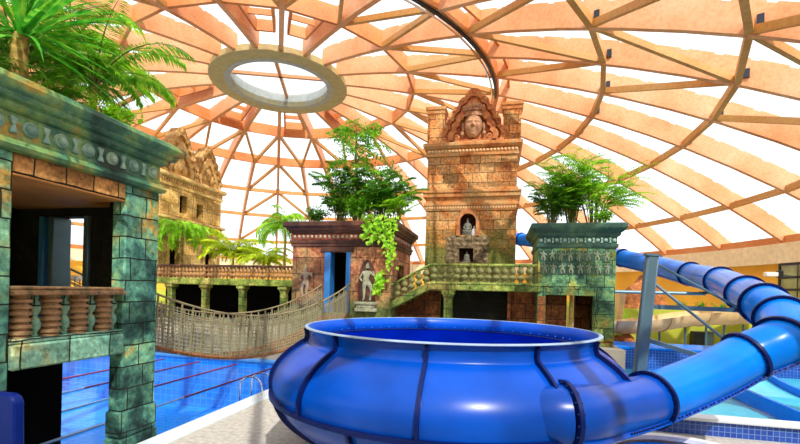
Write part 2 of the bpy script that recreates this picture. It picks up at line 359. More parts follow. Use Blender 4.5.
M['ochre_plain'] = stone('yellow_ochre_moulding', och, None, 0.9, grain=0.4)
M['ochre_dark'] = stone('bronze_carving', [(0.3, (0.34, 0.18, 0.05)), (0.5, (0.62, 0.38, 0.13)), (0.7, (0.8, 0.56, 0.24))], None, 1.6, grain=0.4)
M['col_green'] = stone('green_slab_stone', [(0.3, (0.10, 0.14, 0.02)), (0.5, (0.28, 0.36, 0.06)), (0.65, (0.5, 0.42, 0.12))], None, 0.6)
M['col_balu'] = stone('orange_balusters', [(0.3, (0.25, 0.11, 0.04)), (0.5, (0.5, 0.27, 0.11)), (0.7, (0.62, 0.40, 0.2))], None, 0.8, grain=0.4)
M['bluepost'] = plain('blue_door_post', (0.03, 0.20, 0.55), 0.35, coat=0.3)
M['rope'] = plain('tan_rope', (0.27, 0.22, 0.12), 0.8, scale=6)
M['net'] = plain('pale_net_cord', (0.30, 0.29, 0.18), 0.8, scale=6)
M['plank'] = plain('brown_plank', (0.28, 0.11, 0.035), 0.6, scale=6, var=0.3)
M['deck'] = plain('speckled_deck', (0.50, 0.47, 0.42), 0.7, scale=9, var=0.22, bump=0.2)
M['terrace'] = plain('terrace_stone', (0.30, 0.26, 0.2), 0.8, scale=2)
M['tan_floor'] = plain('tan_floor', (0.60, 0.45, 0.30), 0.6, scale=2)
M['coping'] = plain('white_coping', (0.72, 0.80, 0.85), 0.35, var=0.05)
M['pooltile'] = tiles('azure_pool_tile', (0.02, 0.30, 0.88), (0.03, 0.34, 0.92), (0.06, 0.42, 0.92), 0.3, 0.3, flat=True)
M['pooltile_side'] = tiles('azure_side_tile', (0.02, 0.26, 0.8), (0.03, 0.3, 0.85), (0.06, 0.40, 0.9), 0.3, 0.3)
M['mosaic'] = tiles('cobalt_mosaic', (0.01, 0.05, 0.36), (0.02, 0.09, 0.48), (0.12, 0.24, 0.55), 0.12, 0.12)
M['aqua'] = plain('turquoise_basin', (0.10, 0.52, 0.70), 0.4, var=0.08)
M['water'] = watermat('pool_water', (0.80, 0.93, 1.0), 2.2, 0.3)
M['water_aqua'] = watermat('splash_water', (0.85, 1.0, 1.0), 2.5, 0.2)
M['red'] = plain('dark_red_float', (0.25, 0.02, 0.04), 0.4)
M['palewhite'] = plain('pale_blue_float', (0.35, 0.58, 0.85), 0.4)
M['orangewall'] = plain('orange_wall', (0.95, 0.47, 0.04), 0.8, scale=0.4, var=0.2)
M['greenwall'] = plain('lime_wall', (0.50, 0.55, 0.05), 0.8, scale=0.4, var=0.25)
M['cream'] = plain('cream_fibreglass', (0.72, 0.52, 0.26), 0.35, coat=0.3)
M['rock'] = stone('orange_rock', [(0.3, (0.12, 0.035, 0.01)), (0.5, (0.42, 0.14, 0.04)), (0.7, (0.6, 0.25, 0.08))], None, 1.5, bump=1.0)
M['palm'] = leafmat('palm_leaf', (0.06, 0.28, 0.01), (0.20, 0.54, 0.02), (0.50, 0.78, 0.06))
M['yucca'] = leafmat('yucca_blade', (0.02, 0.20, 0.01), (0.08, 0.46, 0.03), (0.34, 0.72, 0.06))
M['darkleaf'] = leafmat('dark_leaf', (0.012, 0.10, 0.008), (0.09, 0.34, 0.02), (0.36, 0.62, 0.04))
M['lime'] = leafmat('lime_leaf', (0.16, 0.50, 0.01), (0.38, 0.75, 0.02), (0.62, 0.88, 0.06))
M['yellowleaf'] = leafmat('yellow_leaf', (0.30, 0.55, 0.01), (0.65, 0.80, 0.02), (0.9, 0.85, 0.04))
M['trunk'] = stone('fibrous_trunk', [(0.3, (0.16, 0.09, 0.02)), (0.5, (0.40, 0.26, 0.06)), (0.7, (0.58, 0.42, 0.12))], None, 6.0)
M['stem'] = plain('green_brown_stem', (0.16, 0.17, 0.04), 0.7, scale=8)
M['soil'] = plain('dark_soil', (0.03, 0.02, 0.012), 0.9)
M['reflection_paint'] = plain('painted_reflection_pane', (0.28, 0.32, 0.14), 0.1, var=0.5, scale=0.7)  # mottled green stands in for the reflection in the panes
# ------------------------------------------------------------------ camera, sky, sun
H = 3.2
cam = bpy.data.cameras.new('camera'); co = bpy.data.objects.new('camera', cam); COL.objects.link(co)
cam.sensor_width = 36; cam.lens = 36 * 431 / 800; cam.shift_y = 68.4 / 800; cam.clip_end = 300
co.matrix_world = Matrix.Translation((0, 0, H)) @ Matrix.Rotation(math.atan(99 / 431), 4, 'Z') @ Matrix.Rotation(PI / 2, 4, 'X') @ Matrix.Rotation(0.0257, 4, 'Z')
scn.camera = co
w = bpy.data.worlds.new('sky'); scn.world = w; w.use_nodes = True
bg = w.node_tree.nodes['Background']; bg.inputs['Color'].default_value = (0.93, 0.97, 1.0, 1); bg.inputs['Strength'].default_value = 1.25
sl = bpy.data.lights.new('sun', 'SUN'); so = bpy.data.objects.new('sun', sl); COL.objects.link(so)
sl.energy = 3.2; sl.angle = math.radians(0.8); sl.color = (1.0, 0.95, 0.85)
so.rotation_euler = Vector((0.36, -0.60, 0.80)).to_track_quat('Z', 'Y').to_euler()
so.location = (10, -10, 30)
scn.view_settings.view_transform = 'Standard'; scn.view_settings.look = 'None'; scn.view_settings.gamma = 1.0
scn.view_settings.use_curve_mapping = False; scn.view_settings.exposure = 0.45

# ------------------------------------------------------------------ the setting: floors, pools, walls
CX, CY, Z0, RS = -14.18, 25.47, 16.506, 57.526
def dz(r): return Z0 - (RS - math.sqrt(RS * RS - r * r))
def dome(r, deg, up=0.0):
    a = math.radians(deg); n = Vector((r * math.cos(a), r * math.sin(a), math.sqrt(RS * RS - r * r))) / RS
    return Vector((CX + r * math.cos(a), CY + r * math.sin(a), dz(r))) + n * up

PX = -6.9                                   # edge of the swimming pool
fl = MB().box(PX, 19.5, -6.5, 11.4, -0.4, 0).box(PX, 3.7, 11.4, 16.8, -0.4, 0).box(13.2, 19.5, 11.4, 48, -0.4, 0).box(3.7, 13.2, 21.0, 48, -0.4, 0)
struct(fl.build('floor', M['deck'], smooth=0))
pb = MB().box(-30, PX - 0.0, 1.0, 16.7, -2.4, -2.2)
struct(pb.build('pool_floor', M['pooltile'], smooth=0))
ps = MB().box(PX, PX + 0.15, 1.0, 16.9, -2.4, -0.02).box(-30, PX + 0.15, 16.7, 16.9, -2.4, 0.0).box(-30, PX + 0.15, 0.8, 1.0, -2.4, 0.0)
struct(ps.build('pool_wall', M['pooltile_side'], smooth=0))
struct(MB().add([(-30, 1, -.15), (PX, 1, -.15), (PX, 16.7, -.15), (-30, 16.7, -.15)], [(0, 1, 2, 3)]).build('pool_water', M['water'], smooth=0))
cp = MB().box(PX - 0.02, PX + 0.5, 7.0, 17.0, -0.05, 0.035)
struct(cp.build('trim_pool', M['coping'], smooth=0, bevel=0.015))
cp2 = MB().box(-30, PX - 0.02, 16.62, 17.0, -0.05, 0.06)
struct(cp2.build('trim_pool_back', M['pooledge'], smooth=0, bevel=0.015))
tr = MB().box(-34, 4.4, 20.9, 52, -0.4, 1.0).box(4.4, 13.2, 20.95, 22.8, -0.4, 0.97).box(-34, 1.2, 17.0, 20.9, -0.4, 1.0)
tr.box(1.2, 4.32, 16.3, 20.9, -0.4, 1.32)
struct(tr.build('floor_terrace', M['terrace'], smooth=0))
struct(MB().box(-34, -11.0, 24.0, 50, 3.3, 3.66).build('floor_upper', M['terrace'], smooth=0))
# raised splash pool on the right
rw = MB().box(3.7, 13.2, 11.4, 11.65, 0, 0.34).box(3.7, 3.95, 11.65, 20.5, 0, 0.34)
struct(rw.build('wall_splash_pool', M['mosaic'], smooth=0))
struct(MB().box(3.62, 13.2, 11.32, 11.75, 0.34, 0.42).box(3.62, 4.05, 11.75, 20.5, 0.34, 0.42).build('trim_splash_pool', M['coping'], smooth=0, bevel=0.015))
struct(MB().box(3.7, 13.2, 20.5, 20.9, 0, 0.92).build('wall_splash_back', M['mosaic'], smooth=0))
struct(MB().box(4.4, 13.2, 20.45, 22.8, 0.92, 1.0).build('trim_splash_back', M['blue_tube'], smooth=0))
struct(MB().box(3.95, 13.2, 11.65, 20.5, 0.0, 0.05).build('floor_splash', M['aqua'], smooth=0))
struct(MB().add([(3.95, 11.65, .28), (13.2, 11.65, .28), (13.2, 20.5, .28), (3.95, 20.5, .28)], [(0, 1, 2, 3)]).build('splash_water', M['water_aqua'], smooth=0))
# the round outer wall
def ringwall(r0, r1, z0, z1, a0=0, a1=360, seg=120):
    return MB().lathe([(r0, z0), (r1, z0), (r1, z1), (r0, z1), (r0, z0)], int(seg * (a1 - a0) / 360), (CX, CY, 0), math.radians(a0), math.radians(a1))
struct(ringwall(32.2, 32.6, 2.5, 5.5, 0, 359.9).build('wall_outer', M['orangewall'], smooth=60))
struct(ringwall(32.1, 32.6, -0.3, 2.5, 0, 359.9).build('wall_lower', M['greenwall'], smooth=60))
struct(ringwall(31.8, 32.7, 5.5, 6.75, 0, 359.9).build('trim_fascia', M['fascia'], smooth=60))
# a glazed window with dark bars in the outer wall on the right
wn = MB(); fr = MB()
def wallpt(deg, r=31.95): a = math.radians(deg); return (CX + r * math.cos(a), CY + r * math.sin(a))
A0, A1 = 11.2, 4.0
a, b = wallpt(A0), wallpt(A1)
wn.beam((*a, 4.25), (*b, 4.25), 0.04, 2.3)
wo = struct(wn.build('window_2', M['reflection_paint'], smooth=0))
for z in (3.05, 3.85, 4.6, 5.42): fr.beam((*a, z), (*b, z), 0.16, 0.14)
for k in range(4):
    q = wallpt(A0 + (A1 - A0) * k / 3); fr.beam((*q, 3.0), (*q, 5.48), 0.16, 0.14)
fr.build('window_frame', M['steel_dark'], wo, smooth=0)

# ------------------------------------------------------------------ the timber dome
R_OC, R2, RE, RF, RG, RH, RB = 4.17, 8.63, 13.82, 19.05, 23.72, 28.64, 32.05
gl = MB(); nr = 14; na = 80; vs = []; fs = []
for i in range(nr + 1):
    r = 3.2 + (32.6 - 3.2) * i / nr
    for k in range(na): vs.append(dome(r, 360 * k / na + 2, 1.05))
for i in range(nr):
    for k in range(na): l = (k + 1) % na; fs.append((i * na + k, i * na + l, (i + 1) * na + l, (i + 1) * na + k))
gl.add(vs, fs); ceil = struct(gl.build('ceiling', M['glass'], smooth=180))
def rib(deg, r0, r1, w_, d0, d1, n, mat, name='roof_rib', spacers=True):
    m = MB(); a = math.radians(deg); t = Vector((-math.sin(a), math.cos(a), 0)) * (w_ / 2); vs = []; fs = []
    for i in range(n + 1):
        f = i / n; r = r0 + (r1 - r0) * f; d = d0 + (d1 - d0) * f
        p, q = dome(r, deg), dome(r, deg, d)
        vs += [p - t, p + t, q + t, q - t]
    for i in range(n):
        for k in range(4): l = (k + 1) % 4; fs.append((4 * i + k, 4 * i + l, 4 * i + 4 + l, 4 * i + 4 + k))
    fs += [(3, 2, 1, 0), (4 * n, 4 * n + 1, 4 * n + 2, 4 * n + 3)]
    m.add(vs, fs)
    if spacers:
        k = int((r1 - r0) / 1.1)
        for j in range(k):
            r = r0 + 0.3 + j * 1.1; m.beam(dome(r, deg, d1 + 0.03), dome(r + 0.85, deg, d1 + 0.03), w_ * 0.8, 0.06)
    return m.build(name, mat, ceil, smooth=0)
for k in range(20): rib(11 + 18 * k, 4.1, RE, 0.26, 0.92, 0.94, 6, M['wood'])
for k in range(40): rib(2 + 9 * k, RE, RB + 0.3, 0.24, 0.94, 0.94, 9, M['wood'])
def ring(r, w_, h, up0, name, mat, step=9, off=2):
    m = MB(); n = 360 // step
    for k in range(n):
        m.beam(dome(r, off + step * k, up0 + h / 2), dome(r, off + step * (k + 1), up0 + h / 2), w_, h)
    return m.build(name, mat, ceil, smooth=0)
ring(R2, 0.16, 0.85, 0.05, 'ring_beam', M['wood_ring'], 18, 11)
ring(RE - 0.12, 0.24, 0.75, 0.0, 'ring_beam', M['wood_ring'])
ring(RE + 0.45, 0.12, 0.45, 0.5, 'ring_beam', M['wood_ring'])
for r in (RF, RG, RH): ring(r, 0.22, 0.34, 0.0, 'ring_beam', M['wood_thin'])
ring(RB, 0.5, 0.5, 0.0, 'ring_beam', M['wood_ring'])
# diagonal braces from every main rib to the rib on each side of it, one ring further out
br = []
for r0, r1 in ((R2, RE), (RE, RF), (RF, RG), (RG, RH)):
    for k in range(20):
        for s in (-9, 9):
            a = 11 + 18 * k
            if r0 > R2 and (a % 360 in (11, 29, 47, 65, 83, 101, 137, 155) or (a % 360 == 353 and s > 0)): continue
            p, q = dome(r0, a, 0.16), dome(r1, a + s, 0.16)
            br.append(((q - Vector((0, 0, 3))).length, p, q))
br.sort(key=lambda b: ((b[1] + b[2]) / 2 - Vector((-2, 22, 8))).length)
for d, p, q in br[:96]: MB().beam(p, q, 0.17, 0.26).build('roof_brace', M['wood_thin'], ceil, smooth=0)
rest = MB()
for d, p, q in br[96:]: rest.beam(p, q, 0.17, 0.26)
rest.build('roof_braces', M['wood_thin'], ceil, smooth=0)['kind'] = 'stuff'
# dark steel clips where ribs and rings meet
for r in (RF, RG, RH):
    for k in range(-9, 17):
        a = 2 + 9 * k
        if (r == RG and not -6 <= k <= 5) or (r == RH and not -2 <= k <= 4): continue
        p = dome(r + 0.14, a, 0.42); t = Vector((-math.sin(math.radians(a)), math.cos(math.radians(a)), 0))
        MB().beam(p - t * 0.2, p + t * 0.2, 0.18, 0.34).build('node_bracket', M['steel_dark'], ceil, smooth=0)
for k in range(20):
    a = 11 + 18 * k; p = dome(R_OC + 0.2, a, 0.1); MB().beam(p, dome(R_OC + 0.2, a, 0.9), 0.34, 0.14, up=(-math.sin(math.radians(a)), math.cos(math.radians(a)), 0)).build('node_bracket', M['steel_dark'], ceil, smooth=0)
# cable tray with dark cleats under the big ring
pts = [dome(RE - 0.3, a, -0.12) for a in range(-75, 4, 3)]
MB().tube(pts, 0.05, 6).build('cable_tray', M['chrome'], ceil)
tr_ = MB()
for i in range(len(pts) - 1): tr_.beam(dome(RE - 0.1, -75 + 3 * i, -0.06), dome(RE - 0.1, -72 + 3 * i, -0.06), 0.14, 0.08)
tr_.build('cable_tray', M['steel_dark'], ceil, smooth=0)
# hatch frames in some of the inner bays
for a0 in (101, 137, 173, 65, 281, 299):
    m = MB(); c1, c2 = a0 + 3.2, a0 + 14.8
    P = [dome(5.2, c1 + 0.6, 0.75), dome(5.2, c2 - 0.6, 0.75), dome(8.0, c2, 0.75), dome(8.0, c1, 0.75)]
    for i in range(4): m.beam(P[i], P[(i + 1) % 4], 0.12, 0.6)
    Q = [(P[0] + P[3]) / 2, (P[1] + P[2]) / 2]; m.beam(Q[0], Q[1], 0.08, 0.3)
    m.build('hatch_frame', M['wood_ring'], ceil, smooth=0)
# round skylight
zr = dz(R_OC) - 0.12
f_ = MB().lathe([(3.05, zr), (4.3, zr), (4.3, zr + 0.35), (3.05, zr + 0.35), (3.05, zr)], 64, (CX, CY, 0)); 
glass = MB().lathe([(3.0, zr + .85), (0.01, zr + 1.0)], 64, (CX, CY, 0), cap=False)
w1 = struct(glass.build('window_1', M['skyglass'], smooth=180))
f_.build('window_frame', M['oculus'], w1, smooth=30)
MB().lathe([(3.05, zr + 0.02), (3.05, zr + .9), (3.2, zr + .9), (3.2, zr + 0.3)], 64, (CX, CY, 0), cap=False).build('window_upstand', M['oculus_in'], w1)
MB().lathe([(3.06, zr - 0.02), (3.4, zr - 0.02), (3.4, zr + 0.02), (3.06, zr + 0.02)], 64, (CX, CY, 0), cap=False).build('window_lip', M['oculus_in'], w1)
mu = MB()
for an in (20, 110):
    d = Vector((math.cos(math.radians(an)), math.sin(math.radians(an)), 0)) * 3.0; c = Vector((CX, CY, zr + .7)); mu.beam(c - d, c + d, 0.2, 0.2)
mu.build('window_bar', M['wood'], w1, smooth=0)

# ------------------------------------------------------------------ shared carved work
def cornice_prof(z0, z1, out, steps=((0, .0), (.12, .25), (.12, .25), (.2, .3), (.2, .62), (.38, .66), (.55, .74), (.7, .8), (.9, .84), (1, .88), (1, .96), (.9, 1.0))):
    """a stepped classical moulding from the wall face outwards"""
    return [(out * a, z0 + (z1 - z0) * b) for a, b in steps]
def fig_dancer(name, mat, parent, loc, h, facing='-y', flip=1, flat=0.55, pose=0, fat=1.0):
    """a carved temple dancer in relief: one continuous body standing on a small lobe, h tall"""
    s = h / 1.75; f = flip
    J = {'pel': (0, 0, .92), 'waist': (.05 * f, 0, 1.08), 'chest': (0, 0, 1.3), 'neck': (-.01 * f, 0, 1.46), 'head': (-.02 * f, 0, 1.58), 'crown': (-.02 * f, 0, 1.72), 'tip': (-.02 * f, 0, 1.86),
         'hl': (-.14, 0, .86), 'hr': (.14, 0, .86), 'kl': (-.17 - .05 * f, .0, .48), 'kr': (.17 - .1 * f, 0, .48), 'al': (-.13, 0, .1), 'ar': (.12 - .06 * f, 0, .1), 'tl': (-.2, -.06, .03), 'tr': (.19, -.06, .03),
         'sl': (-.2, 0, 1.38), 'sr': (.2, 0, 1.38)}
    if pose == 0: J.update(el=(-.36, 0, 1.12), wl=(-.22, -.06, .94), er=(.38, 0, 1.18), wr=(.3, -.06, 1.45))
    elif pose == 1: J.update(el=(-.42, 0, 1.3), wl=(-.5, 0, 1.6), er=(.42, 0, 1.2), wr=(.55, 0, 1.0), kl=(-.32, 0, .6), al=(-.18, 0, .25), tl=(-.3, 0, .2))
    else: J.update(el=(-.4, 0, 1.2), wl=(-.56, 0, 1.3), er=(.4, 0, 1.35), wr=(.46, 0, 1.66), kr=(.34, 0, .62), ar=(.3, 0, .2), tr=(.42, 0, .16))
    E = [('pel', 'waist'), ('waist', 'chest'), ('chest', 'neck'), ('neck', 'head'), ('head', 'crown'), ('crown', 'tip'), ('pel', 'hl'), ('pel', 'hr'), ('hl', 'kl'), ('hr', 'kr'), ('kl', 'al'), ('kr', 'ar'), ('al', 'tl'), ('ar', 'tr'),
         ('chest', 'sl'), ('chest', 'sr'), ('sl', 'el'), ('sr', 'er'), ('el', 'wl'), ('er', 'wr')]
    R = dict(pel=.17, waist=.11, chest=.16, neck=.06, head=.11, crown=.09, tip=.03, hl=.12, hr=.12, kl=.085, kr=.085, al=.055, ar=.055, tl=.05, tr=.05, sl=.075, sr=.075, el=.05, er=.05, wl=.045, wr=.045)
    ks = list(J); Mx = Matrix.Diagonal((s, s * flat, s, 1))
    if facing == '+x': Mx = Matrix.Rotation(PI / 2, 4, 'Z') @ Mx
    o = skinned(name, [J[k] for k in ks], [(ks.index(a), ks.index(b)) for a, b in E], [R[k] * (fat if k not in ('pel', 'chest', 'head', 'crown', 'tip') else 1) for k in ks], mat, None, 1, Mx)
    off = Vector((0, 0, 0)); p = parent
    while p: off += p.location; p = p.parent
    o.parent = parent; o.location = Vector(loc) - off
    return o
def lobes(cx, z0, w_, h, n=7, sx=1.0):
    """outline of a many-lobed temple pediment: pairs (a, z), open at the foot"""
    cs = [(-.42, .16, .2), (-.40, .40, .13), (-.27, .58, .16), (-.17, .78, .13), (0, .90, .17), (.17, .78, .13), (.27, .58, .16), (.40, .40, .13), (.42, .16, .2)]
    pts = []
    K = 96
    for i in range(K + 1):
        an = PI * (1 - i / K); d = (math.cos(an), math.sin(an)); best = 0
        for x, z, r in cs:        # furthest hit of a ray from the foot's middle
            b = x * d[0] + z * d[1]; c = x * x + z * z - r * r; q = b * b - c
            if q >= 0: best = max(best, b + math.sqrt(q))
        pts.append((cx + d[0] * best * w_, z0 + d[1] * best * h))
    return pts
def shrink(pl, cx, z0, k): return [(cx + (a - cx) * k, z0 + (z - z0) * k) for a, z in pl]
BALU = [(.3, 0), (.3, .06), (.2, .08), (.24, .12), (.42, .2), (.5, .3), (.42, .4), (.22, .48), (.2, .5), (.22, .52), (.42, .6), (.48, .7), (.4, .8), (.22, .9), (.3, .93), (.3, 1.0)]
RIBBED = [(.42, 0), (.42, .05)] + [p for i in range(6) for p in ((.36, .06 + .15 * i), (.5, .09 + .15 * i), (.5, .14 + .15 * i), (.36, .18 + .15 * i))] + [(.42, .96), (.42, 1.0)]
def baluster_mesh(prof, w_, h, seg=10):
    return [(r * w_, z * h) for r, z in prof]
def balusters(parent, spots, prof, w_, h, mat, seg=10):
    """the same turned baluster at every spot, each one a part"""
    first = None; off = Vector((0, 0, 0)); p = parent
    while p: off += p.location; p = p.parent
    for x, y, z in spots:
        if first is None:
            first = MB().lathe(baluster_mesh(prof, w_, h), seg).build('baluster', mat, parent, local=True); o = first
        else: o = copy_obj(first, parent)
        o.location = Vector((x, y, z)) - off
# ------------------------------------------------------------------ the teal pavilion on the left, standing over the pool
FX = -7.0
pav = thing('temple_pavilion', 'mossy teal stone pavilion with balcony, standing over the pool edge at the left', 'building', (FX - 1.8, 5.7, -2.2))
def post(y0, y1, x0=FX - 0.32, x1=FX):
    m = MB()
    m.box(x0, x1, y0, y1, -2.2, 5.1)
    return m
def pillar(y0, y1):
    o = post(y0, y1).build('pillar', M['teal'], pav, bevel=0.03)
    MB().box(FX - 0.36, FX + 0.045, y0 - 0.04, y1 + 0.05, -2.2, 0.2).build('plinth', M['teal'], o, bevel=0.03)
    MB().box(FX - 0.35, FX + 0.03, y0 - 0.03, y1 + 0.03, 0.22, 0.72).build('plinth', M['teal'], o, bevel=0.03)
pillar(6.86, 7.7); pillar(3.9, 4.9)
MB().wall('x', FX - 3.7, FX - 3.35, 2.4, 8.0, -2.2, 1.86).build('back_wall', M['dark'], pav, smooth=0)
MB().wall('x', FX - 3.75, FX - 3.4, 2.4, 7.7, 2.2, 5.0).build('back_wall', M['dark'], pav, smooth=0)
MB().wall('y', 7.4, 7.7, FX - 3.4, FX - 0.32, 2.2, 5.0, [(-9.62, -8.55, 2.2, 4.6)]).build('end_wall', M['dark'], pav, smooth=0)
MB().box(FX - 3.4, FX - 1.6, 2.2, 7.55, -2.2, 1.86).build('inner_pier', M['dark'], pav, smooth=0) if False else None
MB().box(FX - 2.6, FX - 2.2, 2.4, 7.5, -2.2, 1.86).build('inner_wall', M['shade_black'], pav, smooth=0)  # black sheet painted for the shade of the space under the floor
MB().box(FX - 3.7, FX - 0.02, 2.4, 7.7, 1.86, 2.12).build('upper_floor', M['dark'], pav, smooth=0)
MB().box(FX - 0.4, FX + 0.06, 4.9, 6.86, 1.86, 2.24).build('balcony_ledge', M['teal_lite'], pav, bevel=0.03)
MB().box(FX - 0.36, FX + 0.02, 4.9, 6.86, 2.24, 2.32).build('balcony_kerb', M['teal_lite'], pav, bevel=0.02)
rl = MB().box(FX - 0.3, FX + 0.08, 4.9, 6.86, 2.98, 3.06).box(FX - 0.24, FX + 0.02, 4.9, 6.86, 3.06, 3.12)
rl.build('balcony_rail', M['balu'], pav, bevel=0.02)
balusters(pav, [(FX - 0.13, y, 2.32) for y in (5.12, 5.58, 6.06, 6.53)], RIBBED, 0.31, 0.66, M['balu'], 16)
balusters(pav, [(FX - 0.13, y, 2.32) for y in (5.34, 5.81, 6.29, 6.73)], BALU, 0.17, 0.66, M['teal_lite'], 10)
MB().box(FX - 0.95, FX + 0.0, 4.9, 6.86, 4.79, 5.1).build('lintel', M['lintel'], pav, bevel=0.02)
MB().box(FX - 0.93, FX - 0.02, 4.9, 6.86, 4.765, 4.79).box(FX - 3.7, FX - 0.05, 2.4, 7.7, 5.05, 5.12).build('soffit', M['soffit'], pav, smooth=0)
MB().box(FX - 3.4, FX - 0.95, 2.4, 7.4, 4.78, 5.0).build('soffit', M['soffit'], pav, smooth=0)
UPZ = .09
prof = [(0, 5.0), (.10, 5.02), (.13, 5.08), (.08, 5.15), (.03, 5.2), (.03, 5.56), (.10, 5.58), (.16, 5.63), (.16, 5.68), (.24, 5.7), (.27, 5.74), (.27, 5.78), (.32, 5.8), (.36, 5.84), (.38, 5.9), (.36, 5.97), (.29, 6.02), (.1, 6.03)]
MB().rings(FX - 3.75, FX, 2.2, 7.62, [(o_, z_ + UPZ) for o_, z_ in prof]).build('cornice', M['teal_plain'], pav, smooth=28)
b0 = None; x_ = None
off = pav.location
y = 3.2; i = 0
while y < 7.65:
    if i % 2 == 0:
        m = MB(); Rm = Matrix.Rotation(PI / 2, 3, 'Y')
        m.lathe([(.115, 0), (.115, .03), (.095, .045), (.078, .03), (.074, .03), (.068, .07), (.045, .095), (.0, .1)], 18, (FX + 0.03, y, 5.38 + UPZ), M=Rm, cap=False)
        m.build('frieze_boss', M['boss'], pav, smooth=60)
    else:
        m = MB(); m.prism([(a_, b_ + UPZ) for a_, b_ in ((y - .06, 5.26), (y + .06, 5.26), (y + .02, 5.38), (y + .06, 5.50), (y - .06, 5.50), (y - .02, 5.38))], FX + 0.02, FX + 0.075, 'x')
        m.build('frieze_hourglass', M['boss'], pav, smooth=0, bevel=0.012)
    y += 0.235; i += 1
for x in (-9.68, -9.42, -8.49): MB().box(x - 0.07, x + 0.07, 7.33, 7.75, 2.2, 4.6).build('door_post', M['bluepost'] if x < -9.5 else M['steel'], pav, bevel=0.02)
MB().box(FX - 3.4, FX - 0.4, 2.6, 7.3, 6.1, 6.14).build('planter_soil', M['soil'], pav, smooth=0)
# a blue panel standing on the deck
pn = thing('pool_screen', 'rounded dark blue plastic screen standing on the deck below the balcony at the lower left', 'screen', (-5.75, 3.84, 0))
ol = []
for cx_, cz, a0 in ((0.32, 1.78, 0), (-0.32, 1.78, 90)):
    for k in range(7): an = math.radians(a0 + 15 * k); ol.append((cx_ + .12 * math.cos(an), cz + .12 * math.sin(an)))
ol += [(-.44, 0.05), (.5, 0.05)]
MB().prism(ol, -0.06, 0.06, 'y').build('panel', M['navy'], pn, local=True, bevel=0.02)
MB().box(-.5, .55, -.2, .2, 0, .06).build('foot', M['blue_dark'], pn, local=True)

# ------------------------------------------------------------------ rope bridge from the pavilion to the middle temple
def bz(y): return 1.02 + 0.056 * (y - 12.5) ** 2
def bc(y): return -9.1 + (y - 7.75) * (2.48 / 9.25)
rb = thing('rope_bridge', 'sagging plank footbridge with rope netting sides, hanging over the pool', 'bridge', (-8.0, 12.0, 1.0))
n = 44; first = None
for i in range(n):
    y = 7.85 + 9.1 * i / (n - 1); x = bc(y); z = bz(y)
    if first is None:
        first = MB().box(-.56, .56, -.085, .085, -.05, 0).build('plank', M['plank'], rb, local=True); o = first
    else: o = copy_obj(first, rb)
    o.location = Vector((x, y, z)) - rb.location; o.rotation_euler = (math.atan(0.112 * (y - 12.5)), 0, -0.26)
ys = [7.75 + 9.25 * i / 60 for i in range(61)]
dx = Vector((0.966, -0.259, 0))
for sd in (-1, 1):
    def P(y, h, lean=0.0): return Vector((bc(y), y, bz(y) + h)) + dx * (sd * (0.57 + 0.08 * h))
    MB().tube([P(y, 1.28) for y in ys], 0.028, 6).build('hand_rope', M['rope'], rb)
    MB().tube([P(y, 0.98) for y in ys], 0.018, 5).build('hand_rope', M['rope'], rb)
    MB().tube([P(y, 0.02) for y in ys], 0.035, 6).build('foot_rope', M['plank'], rb)
    net = MB()
    for j in range(1, 11): net.tube([P(y, 1.15 * j / 11) for y in ys[::2]], 0.012, 4, cap=False)
    for i in range(0, 91):
        y = 7.75 + 9.25 * i / 90; net.beam(P(y, 0), P(y, 1.15), 0.017, 0.017)
    net.build('net', M['net'], rb, smooth=0, weld=False)
    hg = None
    for i in range(30):
        y = 7.85 + 9.05 * i / 29
        MB().beam(P(y, -0.04), P(y, 1.28), 0.035, 0.035).build('hanger_rope', M['rope'], rb, smooth=0)

# ------------------------------------------------------------------ the red-brown temple in the middle
X0, X1, Y1, Y2 = -8.68, -4.33, 17.0, 20.6
mid = thing('temple_gatehouse', 'red-brown stone temple block with a dark doorway at the end of the rope bridge', 'building', ((X0 + X1) / 2, 18.8, 1.0))
MB().wall('y', Y1, Y1 + 0.45, X0, X1, 0.2, 5.0, [(-7.2, -6.05, 2.2, 4.75)]).build('front_wall', M['brown'], mid, bevel=0.02)
MB().wall('x', X1 - 0.45, X1, Y1 + 0.45, Y2, 1.0, 5.0, [(18.3, 19.5, 2.2, 4.3)]).build('side_wall', M['brown'], mid, bevel=0.02)
MB().box(X0, X0 + 0.4, Y1 + 0.45, Y2, 1.0, 5.0).build('side_wall', M['brown'], mid, bevel=0.02)
MB().box(X0, X1, Y2, Y2 + 0.4, 1.0, 5.0).build('back_wall', M['brown'], mid)
MB().box(X0 + .4, X1 - .45, Y1 + .45, Y2, 2.0, 2.2).build('floor_slab', M['dark'], mid)
MB().box(X0 + .4, X1 - .45, Y1 + 1.2, Y1 + 1.4, 2.2, 5.0).build('shade_screen', M['shade_black'], mid)  # black sheet that paints the shade inside the doorway
MB().box(X0 - .02, X1 + .02, Y1 - .06, Y1, 4.75, 4.98).build('door_head', M['brown_plain'], mid) if False else None
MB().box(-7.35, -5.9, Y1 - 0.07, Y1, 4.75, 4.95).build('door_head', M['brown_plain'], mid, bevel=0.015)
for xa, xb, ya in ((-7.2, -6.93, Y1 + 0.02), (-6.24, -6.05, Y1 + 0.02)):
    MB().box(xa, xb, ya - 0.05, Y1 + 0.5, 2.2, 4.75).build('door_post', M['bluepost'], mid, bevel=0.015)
pr = [(0, 4.95), (.05, 4.98), (.05, 5.1), (.09, 5.12), (.1, 5.22), (.04, 5.24), (.04, 5.52), (.12, 5.54), (.14, 5.62), (.2, 5.64), (.22, 5.72), (.28, 5.76), (.32, 5.82), (.32, 5.96), (.28, 6.0), (.05, 6.0)]
MB().rings(X0, X1, Y1, Y2 + .4, pr).build('cornice', M['brown_plain'], mid, smooth=28)
MB().box(X0 - .055, X1 + .055, Y1 - .055, Y2, 5.26, 5.5).build('frieze_band', M['brown_band'], mid, smooth=0)
